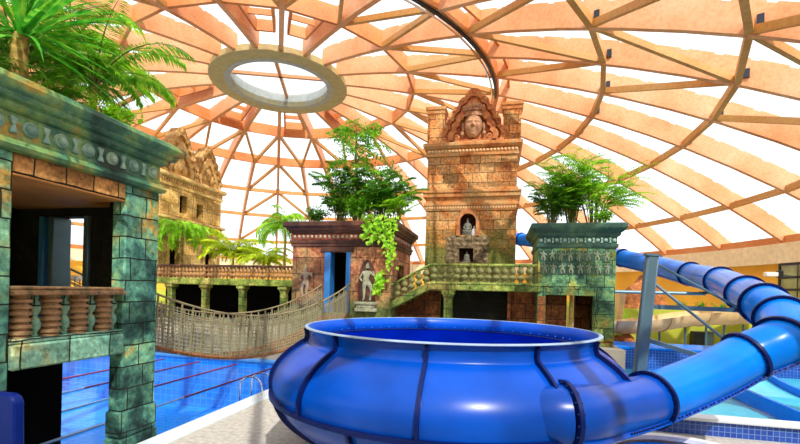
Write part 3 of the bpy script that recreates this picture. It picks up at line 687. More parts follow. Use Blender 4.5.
for i in range(22):
    x = X0 + 0.12 + (X1 - X0 - 0.24) * i / 21
    MB().ball((x, Y1 - 0.055, 5.38), 0.06, 8, 6, (1, .6, 1.2)).build('frieze_boss', M['pale_boss'], mid, smooth=180)
for i in range(10):
    MB().ball((X1 + 0.055, Y1 + 0.2 + 0.36 * i, 5.38), 0.06, 8, 6, (.6, 1, 1.2)).build('frieze_boss', M['pale_boss'], mid, smooth=180)
for x, mt, z, hh in ((-8.02, M['relief_red'], 2.72, 1.4), (-5.3, M['relief'], 2.72, 1.5)):
    f = fig_dancer('carved_dancer', mt, mid, (x, Y1 - 0.06, z), hh, pose=0, flip=1 if x < -6 else -1)
    MB().prism([(x - .34, z - .02), (x + .34, z - .02), (x + .38, z + .8), (x + .3, z + 1.35), (x + .16, z + 1.62), (x, z + 1.72), (x - .16, z + 1.62), (x - .3, z + 1.35), (x - .38, z + .8)], Y1 - 0.035, Y1 + 0.01).build('backing_slab', M['brown_plain'], mid, smooth=0) if x > -6 else None
MB().box(-5.75, -4.82, Y1 - 0.28, Y1, 2.3, 2.45).box(-5.68, -4.9, Y1 - 0.24, Y1, 2.45, 2.58).box(-5.75, -4.82, Y1 - 0.28, Y1, 2.58, 2.70).build('statue_pedestal', M['relief'], mid, bevel=0.02)
MB().box(-8.45, -7.6, Y1 - 0.18, Y1, 2.5, 2.7).build('statue_pedestal', M['brown_plain'], mid, bevel=0.02)
MB().box(X1 - 0.6, X1 + 0.04, Y1 - 0.05, Y1 + 0.6, 0.2, 4.95).build('corner_pier', M['brown'], mid, bevel=0.03)
MB().box(X0 + .3, X1 - .3, Y1 + .3, Y2, 6.0, 6.03).build('planter_soil', M['soil'], mid, smooth=0)

# ------------------------------------------------------------------ the tall ochre tower
TX0, TX1, TY = -3.95, 0.78, 23.0
tw = thing('temple_tower', 'tall ochre stone tower with a carved face in its crowning pediment', 'tower', ((TX0 + TX1) / 2, TY + 2, 1.0))
MB().wall('y', TY, TY + .5, TX0, TX1, 1.0, 7.75, [(-2.12, -1.25, 6.22, 7.35), (-2.13, -1.37, 4.8, 5.53)]).build('lower_wall', M['tower'], tw, bevel=0.02)
MB().box(TX0, TX1, TY + .5, TY + 4, 1.0, 7.75).build('lower_wall', M['tower'], tw)
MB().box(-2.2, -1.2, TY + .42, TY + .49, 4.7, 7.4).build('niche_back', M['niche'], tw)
pr = [(0, 7.5), (.05, 7.52), (.07, 7.6), (.07, 7.75), (.12, 7.78), (.12, 7.9), (.02, 7.94), (.02, 8.1), (.06, 8.18), (.16, 8.24), (.16, 8.42), (.22, 8.46), (.22, 8.55), (.1, 8.6), (0, 8.62)]
MB().rings(TX0, TX1, TY, TY + 4, pr).build('cornice', M['tower_plain'], tw, smooth=28)
MB().box(TX0 + .02, TX1 - .02, TY + .02, TY + 3.9, 8.6, 10.5).build('upper_wall', M['tower'], tw, bevel=0.02)
MB().box(TX0 - .05, TX1 + .05, TY - .05, TY + 4, 8.62, 8.72).build('string_course', M['tower_plain'], tw, bevel=0.01)
pr = [(0, 10.4), (.06, 10.42), (.06, 10.54), (.02, 10.56), (.02, 10.8), (.12, 10.83), (.17, 10.9), (.22, 10.94), (.22, 11.08), (.14, 11.14), (0, 11.16)]
MB().rings(TX0, TX1, TY, TY + 4, pr).build('cornice', M['tower_plain'], tw, smooth=28)
for i in range(26):
    MB().ball((TX0 + .1 + (TX1 - TX0 - .2) * i / 25, TY - 0.03, 10.68), .085, 8, 6, (1, .9, 1)).build('frieze_boss', M['ochre_boss'], tw, smooth=180)
for i in range(34):
    x = TX0 + .06 + (TX1 - TX0 - .12) * i / 33; MB().box(x - .035, x + .035, TY - .1, TY + .02, 7.62, 7.74).build('dentil', M['ochre_boss'], tw, smooth=0)
for xa, xb in ((-4.0, -3.1), (0.0, 0.9)):
    o = MB().box(xa, xb, TY + .1, TY + 1.0, 11.16, 12.85).build('corner_pier', M['tower'], tw, bevel=0.02)
    MB().rings(xa, xb, TY + .1, TY + 1.0, [(0, 12.75), (.05, 12.8), (.05, 12.95), (.1, 13.0), (.1, 13.15), (0, 13.2)]).build('pier_cap', M['tower_plain'], o, smooth=0)
PC, PZ = -1.55, 11.16
pl = lobes(PC, PZ, 2.72, 2.68)
pd = MB().prism(pl, TY + .25, TY + .75).build('pediment', M['tower_carve'], tw, smooth=30)
MB().band(pl, shrink(pl, PC, PZ, .86), TY + .08, TY + .3).build('pediment_band', M['tower_carve'], pd, smooth=30)
p2 = shrink(pl, PC, PZ, .78)
MB().band(p2, shrink(pl, PC, PZ, .62), TY - .02, TY + .3).build('pediment_band', M['tower_carve'], pd, smooth=30)
for i in range(0, 97, 8):
    a, z = shrink(pl, PC, PZ, .93)[i]; MB().ball((a, TY + .08, z), .10, 10, 6, (1, .7, 1)).build('pediment_curl', M['tower_carve'], pd, smooth=180)
# a crowned face looking out of the pediment
def face_mesh(cx, cy, cz, w_, h, d):
    nu, nv = 30, 40; vs = []; fs = []
    def g(u, v, a, b, su, sv): return math.exp(-((u - a) / su) ** 2 - ((v - b) / sv) ** 2)
    for j in range(nv + 1):
        for i in range(nu + 1):
            u = -1 + 2 * i / nu; v = -1 + 2 * j / nv
            wd = math.sqrt(max(0, 1 - v * v * .98)) * (1 - .14 * max(0, -v))
            dep = math.sqrt(max(0, 1 - u * u * .98)) * (1 - .25 * v * v)
            uu = u * wd
            dep += .34 * g(uu, v, 0, -.12, .17, .13) + .24 * g(uu, v, 0, .08, .10, .24)
            for s_ in (-1, 1):
                dep += .13 * g(uu, v, .36 * s_, .20, .2, .07) - .16 * g(uu, v, .36 * s_, .13, .24, .06) + .1 * g(uu, v, .36 * s_, .10, .15, .05) + .12 * g(uu, v, .48 * s_, -.16, .25, .2)
                dep += .10 * g(uu, v, .36 * s_, .31, .28, .05)
            dep += .17 * g(uu, v, 0, -.40, .30, .05) + .17 * g(uu, v, 0, -.52, .24, .055) - .12 * g(uu, v, 0, -.46, .34, .025) + .16 * g(uu, v, 0, -.78, .28, .14)
            vs.append((cx + uu * w_ / 2, cy - dep * d, cz + v * h / 2))
    n = nu + 1
    for j in range(nv):
        for i in range(nu): fs.append((j * n + i, j * n + i + 1, (j + 1) * n + i + 1, (j + 1) * n + i))
    return MB().add(vs, fs)
FZ = 12.02
fc = face_mesh(PC, TY + .2, FZ, 0.98, 1.32, .42).build('carved_face', M['face'], tw, smooth=180)
cw = MB()
for k, (r, z0, z1) in enumerate(((.56, 12.5, 12.62), (.5, 12.62, 12.76), (.62, 12.76, 12.84))):
    cw.lathe([(r, z0), (r + .04, (z0 + z1) / 2), (r, z1)], 20, (PC, TY + .22, 0), M=Matrix.Diagonal((1, .72, 1)))
for k in range(7):
    x = PC - .5 + k / 6.0; cw.ball((x, TY - .08 + .25 * abs(x - PC), 12.9 + .16 * (1 - abs(x - PC) * 1.6)), .11, 10, 6, (1, .7, 1.6))
cw.build('crown', M['face'], fc, smooth=60)
for s_ in (-1, 1):
    MB().ball((PC + s_ * .55, TY + .12, 11.98), .13, 10, 8, (.6, .6, 1.9)).ball((PC + s_ * .57, TY + .08, 11.62), .10, 10, 8, (1, .8, 1.3)).build('ear', M['face'], fc, smooth=180)
    for k in range(4): MB().lathe([(.17 - .02 * k, -.06), (.17 - .02 * k, .06), (.10, .1), (.05, .04), (0, .08)], 14, (PC + s_ * (.86 + .17 * (k % 2) + .1 * k), TY + .1, 11.42 + .24 * k), M=Matrix.Rotation(PI / 2, 3, 'X'), cap=False).build('scroll', M['tower_carve'], pd)
MB().box(PC - 1.6, PC + 1.6, TY - .02, TY + .5, 11.16, 11.28).build('pediment_sill', M['tower_carve'], pd, bevel=0.02)
# arched niche and its carved panel
cxn = -1.69
arch = [(cxn - .60, 6.18)] + [(cxn + .60 * math.cos(math.radians(180 - 180 * k / 16)) * (1 - .12 * math.sin(math.radians(180 * k / 16 * 3)) ** 2), 6.95 + .68 * math.sin(math.radians(180 * k / 16))) for k in range(17)] + [(cxn + .60, 6.18)]
ain = [(cxn - .42, 6.18)] + [(cxn + .42 * math.cos(math.radians(180 - 180 * k / 16)), 6.9 + .46 * math.sin(math.radians(180 * k / 16))) for k in range(17)] + [(cxn + .42, 6.18)]
MB().band(arch, ain, TY - .1, TY + .02).build('niche_arch', M['tower_carve'], tw, smooth=30)
cp_ = MB().wall('y', TY - .05, TY + .01, -2.8, -0.62, 4.75, 6.18, [(-2.13, -1.37, 4.8, 5.53)]).build('carved_panel', M['panel'], tw, smooth=0)
for i in range(9):
    for j in range(5):
        x = -2.66 + .24 * i + (.06 if j % 2 else 0); z = 4.9 + .27 * j
        if -2.22 < x < -1.28 and z < 5.6: continue
        MB().lathe([(.11, 0), (.11, .025), (.06, .03), (.05, .05), (0, .06)], 8, (x, TY - .05, z), M=Matrix.Rotation(PI / 2, 3, 'X'), cap=False).build('rosette', M['panel'], cp_)
def buddha(name, label, x, y, z, s, mat, group=None):
    t = thing(name, label, 'statue', (x, y, z))
    V = [(0, 0, .2), (0, 0, .42), (0, 0, .62), (0, -.01, .74), (0, -.02, .86), (0, 0, 1.0), (0, 0, 1.1), (-.18, 0, .62), (.18, 0, .62), (-.26, -.04, .38), (.26, -.04, .38), (-.08, -.2, .26), (.08, -.2, .26), (-.34, -.1, .14), (.34, -.1, .14), (-.05, -.26, .1), (.05, -.24, .12)]
    E = [(0, 1), (1, 2), (2, 3), (3, 4), (4, 5), (5, 6), (2, 7), (2, 8), (7, 9), (8, 10), (9, 11), (10, 12), (0, 13), (0, 14), (13, 16), (14, 15)]
    R = [.17, .15, .17, .06, .11, .08, .03, .08, .08, .06, .06, .045, .045, .09, .09, .07, .07]
    o = skinned('figure', [(a * s, b * s, (c + .12) * s) for a, b, c in V], E, [r * s for r in R], mat, None, 1); o.parent = t
    MB().lathe([(.42 * s, 0), (.44 * s, .05 * s), (.36 * s, .09 * s), (.42 * s, .14 * s), (.3 * s, .2 * s)], 16, M=Matrix.Diagonal((1, .7, 1))).build('pedestal', mat, t, local=True)
    return t
buddha('seated_statue', 'grey seated statue in the arched niche of the ochre tower', -1.72, TY + .2, 6.22, .78, M['buddha'])
buddha('seated_statue', 'small white seated statue at the right side of the arched niche', -1.36, TY + .12, 6.22, .42, M['white'])
buddha('seated_statue', 'small grey seated statue in the square opening below the arched niche', -1.72, TY + .2, 4.8, .5, M['buddha'])

# ------------------------------------------------------------------ stair and landing in front of the tower
ST = thing('stone_stair', 'moss-green stone stair and landing with balustrade in front of the ochre tower', 'staircase', (-0.8, 17.9, 1.0))
LY = 17.0
MB().box(-2.69, 1.56, LY, 19.2, 3.265, 3.59).build('landing_slab', M['stair'], ST, bevel=0.025)
MB().prism([(-2.69, 3.265), (-2.69, 3.59), (-4.42, 2.665), (-4.42, 2.34)], LY - .02, LY + .3).build('string_wall', M['stair'], ST, bevel=0.025)
for k in range(7):
    x = -2.69 - .24 * k; MB().box(x - .24, x, LY + .3, 19.2, 3.25 - .13 * k, 3.45 - .13 * k).build('step', M['stair'], ST)
MB().box(-2.69, 1.4, LY + .02, LY + .24, 4.22, 4.32).build('hand_rail', M['stair'], ST, bevel=0.025)
MB().prism([(-2.69, 4.22), (-2.69, 4.32), (-4.40, 3.405), (-4.40, 3.305)], LY + .02, LY + .24).build('hand_rail', M['stair'], ST, bevel=0.025)
balusters(ST, [(-2.56 + .305 * i, LY + .13, 3.59) for i in range(13)], BALU, .30, .63, M['stair_balu'], 12)
balusters(ST, [(-2.88 - .29 * i, LY + .13, 3.59 - .535 * (.19 + .29 * i)) for i in range(6)], BALU, .30, .63, M['stair_balu'], 12)
o = MB().box(-2.13, -1.80, LY + .06, LY + .4, 1.0, 3.0).build('column', M['stair'], ST, bevel=0.025)
MB().rings(-2.13, -1.80, LY + .06, LY + .4, [(0, 2.94), (.03, 2.98), (.03, 3.06), (.08, 3.1), (.08, 3.22), (.1, 3.265)]).build('capital', M['stair'], o, smooth=0)
MB().box(-4.38, -2.45, 18.3, 18.5, 1.0, 3.22).build('under_wall', M['brownwall'], ST)
MB().box(0.45, 1.42, 18.0, 18.2, 1.0, 3.26).build('under_wall', M['brownwall'], ST)
MB().box(-2.45, 0.45, 18.6, 18.8, 1.0, 3.26).build('under_wall', M['dark'], ST)
MB().box(0.34, 0.46, 17.8, 18.0, 1.0, 3.26).build('under_post', M['brownwall'], ST)

# ------------------------------------------------------------------ the mossy block on the right
BX0, BX1, BY = 1.42, 4.14, 17.1
rt = thing('temple_block', 'mossy green stone block with two rows of carved dancers, behind the blue bowl', 'building', ((BX0 + BX1) / 2, BY + 1.6, 1.0))
MB().wall('y', BY, BY + .4, BX0, BX1, 1.32, 5.1, [(1.72, 3.45, 1.32, 3.17)]).build('front_wall', M['green'], rt, bevel=0.02)
MB().wall('x', BX1 - .35, BX1, BY + .4, BY + 3.0, 1.32, 5.1, [(17.8, 18.7, 1.32, 3.2)]).build('side_wall', M['green'], rt)
MB().wall('x', BX0, BX0 + .35, BY + .4, BY + 3.0, 1.32, 5.1).build('side_wall', M['green'], rt)
MB().wall('y', BY + 2.6, BY + 3.0, BX0 + .35, BX1 - .35, 1.32, 5.1, [(2.7, 3.2, 1.5, 3.2)]).build('back_wall', M['brownwall'], rt)
MB().box(1.77, 2.62, BY + 1.0, BY + 1.3, 1.32, 3.4).build('inner_wall', M['brownwall'], rt)
MB().box(2.72, 2.84, BY + .8, BY + 1.0, 1.32, 3.4).build('inner_post', M['ochre_plain'], rt)
MB().box(BX0 + .35, BX1 - .35, BY + .4, BY + 2.6, 3.4, 3.6).build('inner_ceiling', M['dark'], rt)
MB().box(1.44, 1.71, BY - .02, BY, 1.32, 3.12).build('facing_slab', M['brownwall'], rt, bevel=.01)
pr = [(0, 4.94), (.04, 4.96), (.06, 5.02), (.06, 5.09), (.015, 5.11), (.02, 5.35), (.09, 5.38), (.12, 5.44), (.12, 5.5), (.18, 5.53), (.23, 5.59), (.28, 5.64), (.30, 5.7), (.30, 5.81), (.26, 5.85), (.05, 5.85)]
MB().rings(BX0, BX1, BY, BY + 3.0, pr).build('cornice', M['green_plain'], rt, smooth=28)
for i in range(19):
    x = BX0 + .08 + (BX1 - BX0 - .16) * i / 18
    if i % 2 == 0: MB().ball((x, BY - .02, 5.23), .075, 10, 8, (1, .6, 1)).build('frieze_boss', M['boss'], rt, smooth=180)
    else: MB().prism([(x - .045, 5.14), (x + .045, 5.14), (x + .015, 5.23), (x + .045, 5.32), (x - .045, 5.32), (x - .015, 5.23)], BY - .06, BY - .01).build('frieze_hourglass', M['boss'], rt, smooth=0)
for j, z in enumerate((4.42, 3.95)):
    for i in range(8):
        x = 1.60 + .315 * i + (.05 if j else 0)
        p_ = MB().box(x - .145, x + .145, BY - .025, BY + .01, z, z + .43).build('relief_panel', M['green_plain'], rt, bevel=.01)
        fig_dancer('carved_dancer', M['relief_green'], p_, (x, BY - .04, z + .01), .39, pose=1 + (i + j) % 2, flip=1 if i % 3 else -1, flat=.55, fat=1.7)
for i in range(30):
    x = rnd.uniform(BX0 + .1, BX1 - .25); z = rnd.uniform(3.2, 3.75) if i < 12 else rnd.uniform(1.4, 4.7)
    if i >= 12: x = rnd.uniform(3.5, 3.98)
    MB().box(x - rnd.uniform(.08, .16), x + rnd.uniform(.08, .14), BY - rnd.uniform(.02, .045), BY + .01, z, z + rnd.uniform(.12, .22)).build('raised_block', M['green'], rt, bevel=.012)
MB().box(BX0 + .25, BX1 - .25, BY + .25, BY + 2.7, 5.85, 5.88).build('planter_soil', M['soil'], rt, smooth=0)

# ------------------------------------------------------------------ colonnade at the back
CL = thing('colonnade', 'long green and orange balustraded gallery on short columns behind the rope bridge', 'gallery', (-16.5, 24.4, 1.0))
MB().box(-23.5, -11.5, 23.8, 24.6, 3.25, 3.66).build('gallery_slab', M['col_green'], CL, bevel=.03)
MB().box(-23.5, -11.5, 23.85, 24.25, 4.40, 4.52).build('hand_rail', M['brown_plain'], CL, bevel=.02)
balusters(CL, [(-23.3 + .262 * i, 24.05, 3.66) for i in range(45)], BALU, .27, .74, M['col_balu'], 8)
for x in (-20.85, -18.28, -15.62, -12.8):
    o = MB().box(x - .18, x + .18, 23.9, 24.3, 1.0, 2.95).build('column', M['stair'], CL, bevel=.03)
    MB().rings(x - .18, x + .18, 23.9, 24.3, [(0, 2.9), (.03, 2.95), (.03, 3.02), (.1, 3.08), (.1, 3.22), (.12, 3.25)]).build('capital', M['stair'], o, smooth=0)
MB().box(-23.5, -11.5, 26.6, 26.8, 1.0, 3.3).build('inner_wall', M['shade_black'], CL)  # shade under the gallery, painted as a black wall

# ------------------------------------------------------------------ ochre temple behind the gallery
OX, OY0, OY1 = -23.0, 25.3, 32.0
oc = thing('temple_hall', 'yellow ochre temple with two carved roof crests, standing behind the long gallery', 'building', (-25.5, 28.6, 3.66))
MB().wall('x', OX - .5, OX, OY0, OY1, 3.66, 7.2, [(30.0, 31.2, 3.66, 6.5), (26.2, 27.4, 3.66, 6.4)]).build('front_wall', M['ochre'], oc, bevel=.02)
MB().box(OX - .6, OX - .5, OY0, OY1, 3.66, 10.4).build('inner_wall', M['shade_black'], oc)  # black backing paints the shade in the doors and windows
MB().box(OX - 5, OX - .6, OY0, OY1, 3.66, 10.4).build('rear_mass', M['ochre'], oc)
for ya, yb in ((29.75, 30.0), (31.2, 31.45), (25.95, 26.2), (27.4, 27.65)): MB().box(OX, OX + .12, ya, yb, 3.66, 6.6).build('door_jamb', M['ochre_plain'], oc, bevel=.02)
MB().rings(OX - 5, OX, OY0, OY1, [(0, 7.1), (.08, 7.15), (.08, 7.35), (.2, 7.4), (.2, 7.55), (.08, 7.6), (.08, 7.8), (.28, 7.9), (.28, 8.05), (.1, 8.1), (0, 8.1)]).build('cornice', M['ochre_plain'], oc, smooth=28)
MB().wall('x', OX - .5, OX, OY0, OY1, 8.1, 10.4, [(27.2, 27.95, 8.5, 9.8), (29.0, 29.75, 8.4, 9.5)]).build('upper_wall', M['ochre'], oc, bevel=.02)
MB().rings(OX - 5, OX, OY0, OY1, [(0, 10.2), (.1, 10.25), (.1, 10.45), (.05, 10.5), (.05, 10.75), (.2, 10.8), (.3, 10.9), (.3, 11.05), (.2, 11.15), (0, 11.2)]).build('cornice', M['ochre_plain'], oc, smooth=28)
for z, nn in ((10.62, 30), (7.7, 30)):
    for i in range(nn):
        y = OY0 + .1 + (OY1 - OY0 - .2) * i / (nn - 1); MB().box(OX + .02, OX + .15, y - .06, y + .06, z - .1, z + .1).build('dentil', M['ochre_dark'], oc, smooth=0)
for cy_, ww, hh in ((27.2, 3.0, 3.3), (30.25, 2.7, 2.9)):
    pl = lobes(cy_, 11.2, ww, hh)
    o = MB().prism(pl, OX - .7, OX - .15, 'x').build('roof_crest', M['ochre_dark'], oc, smooth=30)
    MB().band(pl, shrink(pl, cy_, 11.2, .84), OX - .2, OX + .08, 'x').build('crest_band', M['ochre_dark'], o, smooth=30)
    MB().band(shrink(pl, cy_, 11.2, .7), shrink(pl, cy_, 11.2, .52), OX - .2, OX + .12, 'x').build('crest_band', M['ochre_dark'], o, smooth=30)
    for i in range(0, 97, 8):
        a, z = shrink(pl, cy_, 11.2, .92)[i]; MB().ball((OX + .05, a, z), .17, 8, 6, (.8, 1, 1.2)).build('crest_curl', M['ochre_dark'], o, smooth=180)
    for dy, zz, rr in ((0, 12.1, .45), (-.5, 11.7, .3), (.5, 11.7, .3), (0, 12.8, .25)):
        MB().ball((OX - .1, cy_ + dy, zz), rr, 12, 8, (.6, 1, 1.2)).build('crest_boss', M['ochre_dark'], o, smooth=180)
# ------------------------------------------------------------------ the big blue bowl slide
BC = Vector((-0.985, 8.76, 0))
bowl = thing('bowl_slide', 'huge round blue fibreglass bowl slide with ribbed panel joints, in front', 'water slide', (BC.x, BC.y, 0))
def bprof(pts, per=5): return [(max(p.x, 0), p.z) for p in spline([(r, 0, z) for r, z in pts], per)]
up = [(2.80, 2.46), (2.775, 2.40), (2.765, 2.30), (2.79, 2.22)] + bprof([(2.80, 2.20), (2.90, 2.14), (3.12, 1.98), (3.31, 1.77), (3.405, 1.55), (3.40, 1.30)], 4)
lo = bprof([(3.40, 1.30), (3.35, 1.18), (3.24, 1.0), (3.02, .78), (2.70, .55), (2.2, .36), (1.4, .24)], 4)
NP = 11; A_0 = -89.6; dA = 360 / NP
for k in range(NP):
    a0 = math.radians(A_0 + dA * k); a1 = math.radians(A_0 + dA * (k + 1))
    MB().lathe(up, 14, (BC.x, BC.y, 0), a0, a1).build('bowl_panel', M['blue'], bowl, smooth=60)
    h = math.radians(dA / 2)
    MB().lathe(lo, 14, (BC.x, BC.y, 0), a0 + h, a1 + h).build('bowl_base_panel', M['blue'], bowl, smooth=60)
    for pf, an, nm in ((up, a0, 'panel_flange'), (lo, a0 + h, 'panel_flange')):
        m = MB(); c, s_ = math.cos(an), math.sin(an); pts = [Vector((BC.x + (r + .03) * c, BC.y + (r + .03) * s_, z)) for r, z in pf]
        t = Vector((-s_, c, 0)) * .024; vs = []; fs = []; n = len(pf)
        for i, (r, z) in enumerate(pf):
            j0, j1 = max(i - 1, 0), min(i + 1, n - 1); d = Vector((pf[j1][0] - pf[j0][0], 0, pf[j1][1] - pf[j0][1])).normalized(); nn = Vector((-d.z * c, -d.z * s_, d.x))
            p = Vector((BC.x + r * c, BC.y + r * s_, z)); q = p + nn * .075; p = p - nn * .02
            vs += [p - t, p + t, q + t, q - t]
        for i in range(n - 1):
            for b in range(4): l = (b + 1) % 4; fs.append((4 * i + b, 4 * i + l, 4 * i + 4 + l, 4 * i + 4 + b))
        m.add(vs, fs).build(nm, M['blue_dark'], bowl, smooth=30)
MB().lathe([(3.38, 1.26), (3.47, 1.26), (3.47, 1.33), (3.38, 1.33), (3.38, 1.26)], 96, BC).build('seam_ring', M['blue_dark'], bowl, smooth=30)
MB().lathe([(2.78, 2.462), (2.845, 2.462), (2.855, 2.47), (2.85, 2.486), (2.83, 2.491), (2.785, 2.491), (2.78, 2.462)], 96, BC).build('rim', M['rimwhite'], bowl, smooth=50)
MB().lathe([(2.785, 2.48), (2.735, 2.43)] + [(r - .06, z) for r, z in up[2:]] + [(r - .08, z + .02) for r, z in lo] + [(.5, .27)], 88, BC, cap=False).build('lining', M['blue_in'], bowl, smooth=60)
MB().lathe([(2.66, 2.19), (2.69, 2.17), (2.69, 2.21), (2.66, 2.19)], 88, BC).build('lining_joint', M['blue_dark'], bowl)
bo = MB()
for k in range(66):
    a = 2 * PI * k / 66; bo.ball((BC.x + 2.67 * math.cos(a), BC.y + 2.67 * math.sin(a), 2.25), .014, 6, 4)
bo.build('bolts', M['chrome'], bowl)['kind'] = 'stuff'
MB().lathe([(1.42, .24), (.5, .2), (.5, -.0), (.6, -.0), (.6, .16), (1.42, .2)], 40, BC, cap=False).build('outlet', M['blue_dark'], bowl)
for k in range(8):
    a = 2 * PI * (k + .3) / 8; x, y = BC.x + 2.35 * math.cos(a), BC.y + 2.35 * math.sin(a)
    MB().lathe([(.16, 0), (.16, .03), (.08, .04), (.08, .5)], 12, (x, y, 0)).build('leg', M['steel'], bowl)

# ------------------------------------------------------------------ the blue tube slide
ctrl = [(-.7, 6.9, 1.5), (.1, 6.45, 1.5), (0.89, 6.18, 1.55), (1.6, 7.0, 1.48), (2.50, 8.04, 1.46), (3.77, 8.97, 1.77), (4.56, 9.41, 2.11), (5.24, 9.57, 2.45), (5.69, 10.44, 2.83), (5.88, 11.41, 3.1), (6.31, 13.04, 3.34), (7.23, 16.54, 3.79), (7.41, 19.35, 4.15), (7.13, 22.47, 4.7), (6.27, 24.73, 5.21), (4.2, 28.0, 6.15), (1.45, 32.1, 7.1), (-2.5, 35.0, 7.9)]
per = 8; path = spline(ctrl, per); fr_ = frames(path); TR = 0.43
tube = thing('tube_slide', 'long blue enclosed tube slide curving from behind the mossy block round into the blue bowl', 'water slide', (3.0, 10.5, 0))
cuts = [0, 2 * per, 4 * per, 6 * per, 7 * per, 8 * per, 9 * per, 10 * per, 11 * per, 12 * per, 13 * per, 14 * per, 15 * per, 16 * per, 17 * per]
for a, b in zip(cuts[:-1], cuts[1:]):
    MB().tube(path[a:b + 1], TR, 28, cap=False).build('tube_section', M['blue_tube'] if a > 2 * per else M['blue'], tube, smooth=60)
for ci in cuts[1:-1]:
    t, a, b = fr_[ci]; p = path[ci]; m = MB()
    m.tube([p - t * .035, p - t * .03, p + t * .03, p + t * .035], [TR, TR + .065, TR + .065, TR], 32)
    for k in range(20):
        an = 2 * PI * k / 20; q = p + (a * math.cos(an) + b * math.sin(an)) * (TR + .035); m.tube([q - t * .055, q + t * .055], .013, 6)
    m.build('tube_flange', M['blue_dark'], tube, smooth=40)
for sgn in (1, -1):
    m = MB(); vs = []; fs = []
    for i, (p, (t, a, b)) in enumerate(zip(path[2 * per:], fr_[2 * per:])):
        d = (a * .82 * sgn + b * .57).normalized(); e = t.cross(d); q = p + d * TR
        vs += [q - e * .02 - d * .02, q + e * .02 - d * .02, q + e * .02 + d * .06, q - e * .02 + d * .06]
    n = len(vs) // 4
    for i in range(n - 1):
        for k in range(4): l = (k + 1) % 4; fs.append((4 * i + k, 4 * i + l, 4 * i + 4 + l, 4 * i + 4 + k))
    m.add(vs, fs).build('tube_seam', M['blue'], tube, smooth=30)
sb_ = MB()
for p, (t, a, b) in list(zip(path, fr_))[3 * per:8 * per:1]:
    for f in (0, .5):
        q = p + t * (f * .16); d = (a * .82 + b * .57).normalized(); e = t.cross(d); q = q + d * (TR + .035)
        sb_.tube([q - e * .045, q + e * .045], .016, 6)
sb_.build('seam_bolts', M['blue_dark'], tube, smooth=0)['kind'] = 'stuff'
# support post with arms
po = thing('support_post', 'leaning grey steel post with braced arms holding up the blue tube slide', 'post', (2.97, 10.54, 0))
MB().beam((2.97, 10.54, 0), (3.30, 10.6, 4.12), .24, .24, up=(0, 1, 0)).build('post', M['steel'], po, bevel=.04)
MB().box(2.72, 3.22, 10.3, 10.8, 0, .03).build('base_plate', M['steel'], po)
MB().beam((3.29, 10.6, 4.10), (3.295, 10.6, 4.15), .27, .27, up=(0, 1, 0)).build('cap', M['steel'], po)
for p, q, wd in (((3.3, 10.64, 2.98), (5.95, 11.85, 2.93), .10), ((3.25, 10.5, 2.24), (4.62, 9.72, 1.85), .09)):
    MB().beam(p, q, wd, wd).build('arm', M['steel'], po, smooth=0)
for p, q in (((3.3, 10.6, 3.55), (4.75, 10.0, 2.15)), ((3.3, 10.6, 3.98), (5.5, 11.6, 2.98))):
    MB().tube([p, q], .03, 8).build('brace_rod', M['steel'], po)
MB().beam((5.85, 11.55, 2.93), (6.05, 12.15, 2.93), .16, .12).build('saddle', M['steel_dark'], po)
ba = thing('slide_bracket', 'grey steel arm from the mossy stone block to the blue tube slide', 'bracket', (4.14, 17.6, 3.4))
MB().tube([(4.14, 17.6, 3.36), (7.25, 17.6, 3.36)], .06, 8).build('arm', M['steel'], ba)
MB().box(7.1, 7.5, 17.45, 17.75, 3.36, 3.44).build('saddle', M['steel_dark'], ba)
MB().box(4.14, 4.2, 17.4, 17.8, 3.2, 3.52).build('wall_plate', M['steel_dark'], ba)

# ------------------------------------------------------------------ things round the splash pool
ws = thing('wide_slide', 'wide open blue slide running down into the splash pool at the right edge', 'water slide', (9.0, 14.5, 0.05))
pth = spline([(8.15, 12.2, .24), (8.15, 13.8, .25), (8.15, 15.4, .29), (8.15, 16.6, .42), (8.15, 17.6, .66)], 6)
vs = []; fs = []; wl = [[], []]
for i, p in enumerate(pth):
    t = (pth[min(i + 1, len(pth) - 1)] - pth[max(i - 1, 0)]); sd = Vector((t.y, -t.x, 0)).normalized()
    vs += [p - sd * .76, p + sd * .76, p + sd * .76 - Vector((0, 0, .06)), p - sd * .76 - Vector((0, 0, .06))]
    for k, s_ in enumerate((-1, 1)):
        q = p + sd * (s_ * .82); wl[k] += [q + Vector((0, 0, -.2)) - sd * .05, q + Vector((0, 0, -.2)) + sd * .05, q + Vector((0, 0, .22)) + sd * .05, q + Vector((0, 0, .22)) - sd * .05]
n = len(pth)
for i in range(n - 1):
    for k in range(4): l = (k + 1) % 4; fs.append((4 * i + k, 4 * i + l, 4 * i + 4 + l, 4 * i + 4 + k))
fs += [(0, 1, 2, 3), (4 * n - 4, 4 * n - 3, 4 * n - 2, 4 * n - 1)]
MB().add(vs, fs).build('slide_bed', M['aqua'], ws, smooth=40)
for k in range(2): MB().add(wl[k], fs).build('side_wall', M['blue_tube'], ws, smooth=30)
for p in (pth[-1], pth[-7]):
    MB().lathe([(.07, .05), (.07, p.z - .05)], 10, (p.x, p.y, 0)).build('leg', M['steel'], ws)
tb = thing('round_tub', 'round white-rimmed tub beneath the blue tube slide at the bottom edge', 'tub', (3.4, 8.66, 0))
MB().lathe([(1.38, 0), (1.42, .26), (1.36, .26), (1.3, .02)], 64, (3.4, 8.66, 0)).build('tub_wall', M['deck'], tb)
MB().lathe([(1.28, .24), (1.5, .24), (1.52, .28), (1.48, .32), (1.3, .32), (1.28, .24)], 64, (3.4, 8.66, 0)).build('rim', M['white'], tb)
MB().lathe([(0, .18), (1.3, .18)], 64, (3.4, 8.66, 0), cap=False).build('tub_water', M['blue_tube'], tb)
